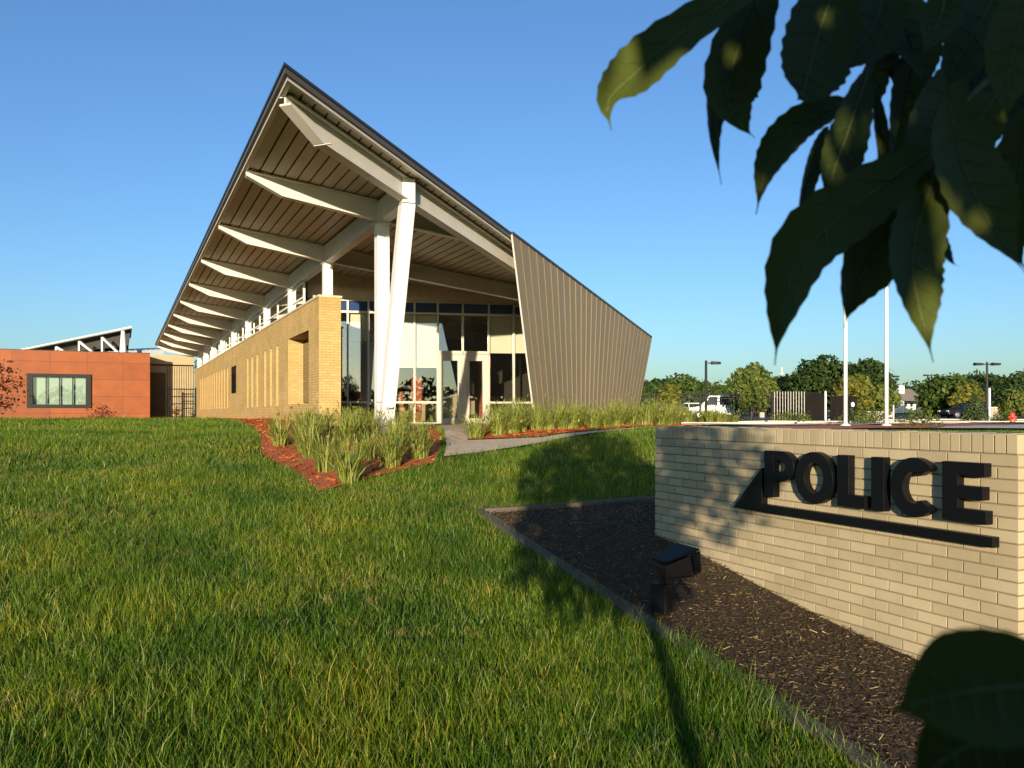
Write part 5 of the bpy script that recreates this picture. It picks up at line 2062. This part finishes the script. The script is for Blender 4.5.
n = 9000
x = r.uniform(-150, 130, n)
y = r.uniform(-105, -90, n)
top = 6.0 + 1.4 * np.sin(x * 0.23) + 1.0 * np.sin(x * 0.6 + 1)
z = -1.7 + top * r.uniform(0, 1, n) ** 0.6
s = r.uniform(0.4, 0.9, n)[:, None]
u = r.normal(0, 1, (n, 3))
u /= np.linalg.norm(u, axis=1)[:, None]
w = np.cross(u, r.normal(0, 1, (n, 3)))
w /= np.linalg.norm(w, axis=1)[:, None]
c = np.stack([x, y, z], 1)
v = np.stack([c - u * s, c - w * s * .6, c + u * s, c + w * s * .6], 1).reshape(-1, 3)
tag(fast('street_wood', v, np.arange(n * 4).reshape(-1, 4), np.zeros((0, 3), int), mt['leaf_dark']), 'trees across the street, seen only mirrored in the entrance glass', 'trees', kind='stuff')

# ------------------------------------------------------------------ light, sky, camera
EL, AZ = 8.0, 4.2
dirv = V((math.sin(R(AZ)) * math.cos(R(EL)), math.cos(R(AZ)) * math.cos(R(EL)), -math.sin(R(EL))))
sun = bpy.data.lights.new('sun', 'SUN')
sun.energy = 5.0
sun.angle = R(0.5)
sun.color = (1.0, 0.85, 0.62)
so = bpy.data.objects.new('sun', sun)
so.rotation_euler = dirv.to_track_quat('-Z', 'Y').to_euler()
COL.objects.link(so)

wd = bpy.data.worlds.new('World')
sc.world = wd
wd.use_nodes = True
nt = wd.node_tree
bg = nt.nodes['Background']
sky = nt.nodes.new('ShaderNodeTexSky')
sky.sky_type = 'NISHITA'
sky.sun_disc = False
sky.sun_elevation = R(EL)
sky.sun_rotation = R(180 + AZ)
sky.air_density = 1.0
sky.dust_density = 0.8
sky.ozone_density = 2.0
mx = nt.nodes.new('ShaderNodeMix')
mx.data_type = 'RGBA'
mx.blend_type = 'MULTIPLY'
mx.inputs['Factor'].default_value = 1
mx.inputs['B'].default_value = (0.67, 0.93, 1.29, 1)
nt.links.new(sky.outputs[0], mx.inputs['A'])
nt.links.new(mx.outputs['Result'], bg.inputs[0])
bg.inputs[1].default_value = 0.118

cam = bpy.data.cameras.new('camera')
cam.sensor_width = 36
cam.lens = 36 * F / 1024
cam.shift_y = (HOR - 384) / 1024
cam.clip_start = 0.02
cam.clip_end = 6000
cam.dof.use_dof = True
cam.dof.focus_distance = 9.0
cam.dof.aperture_fstop = 13
co = bpy.data.objects.new('camera', cam)
co.location = (0, 0, 0)
co.rotation_euler = (R(90), 0, 0)
COL.objects.link(co)
sc.camera = co

sc.view_settings.view_transform = 'Standard'
sc.view_settings.look = 'None'
sc.view_settings.exposure = 0.6
sc.view_settings.gamma = 1.0
sc.cycles.use_denoising = True
sc.cycles.max_bounces = 6
sc.cycles.diffuse_bounces = 3
sc.cycles.glossy_bounces = 3
sc.cycles.transparent_max_bounces = 12
sc.cycles.caustics_reflective = False
sc.cycles.caustics_refractive = False
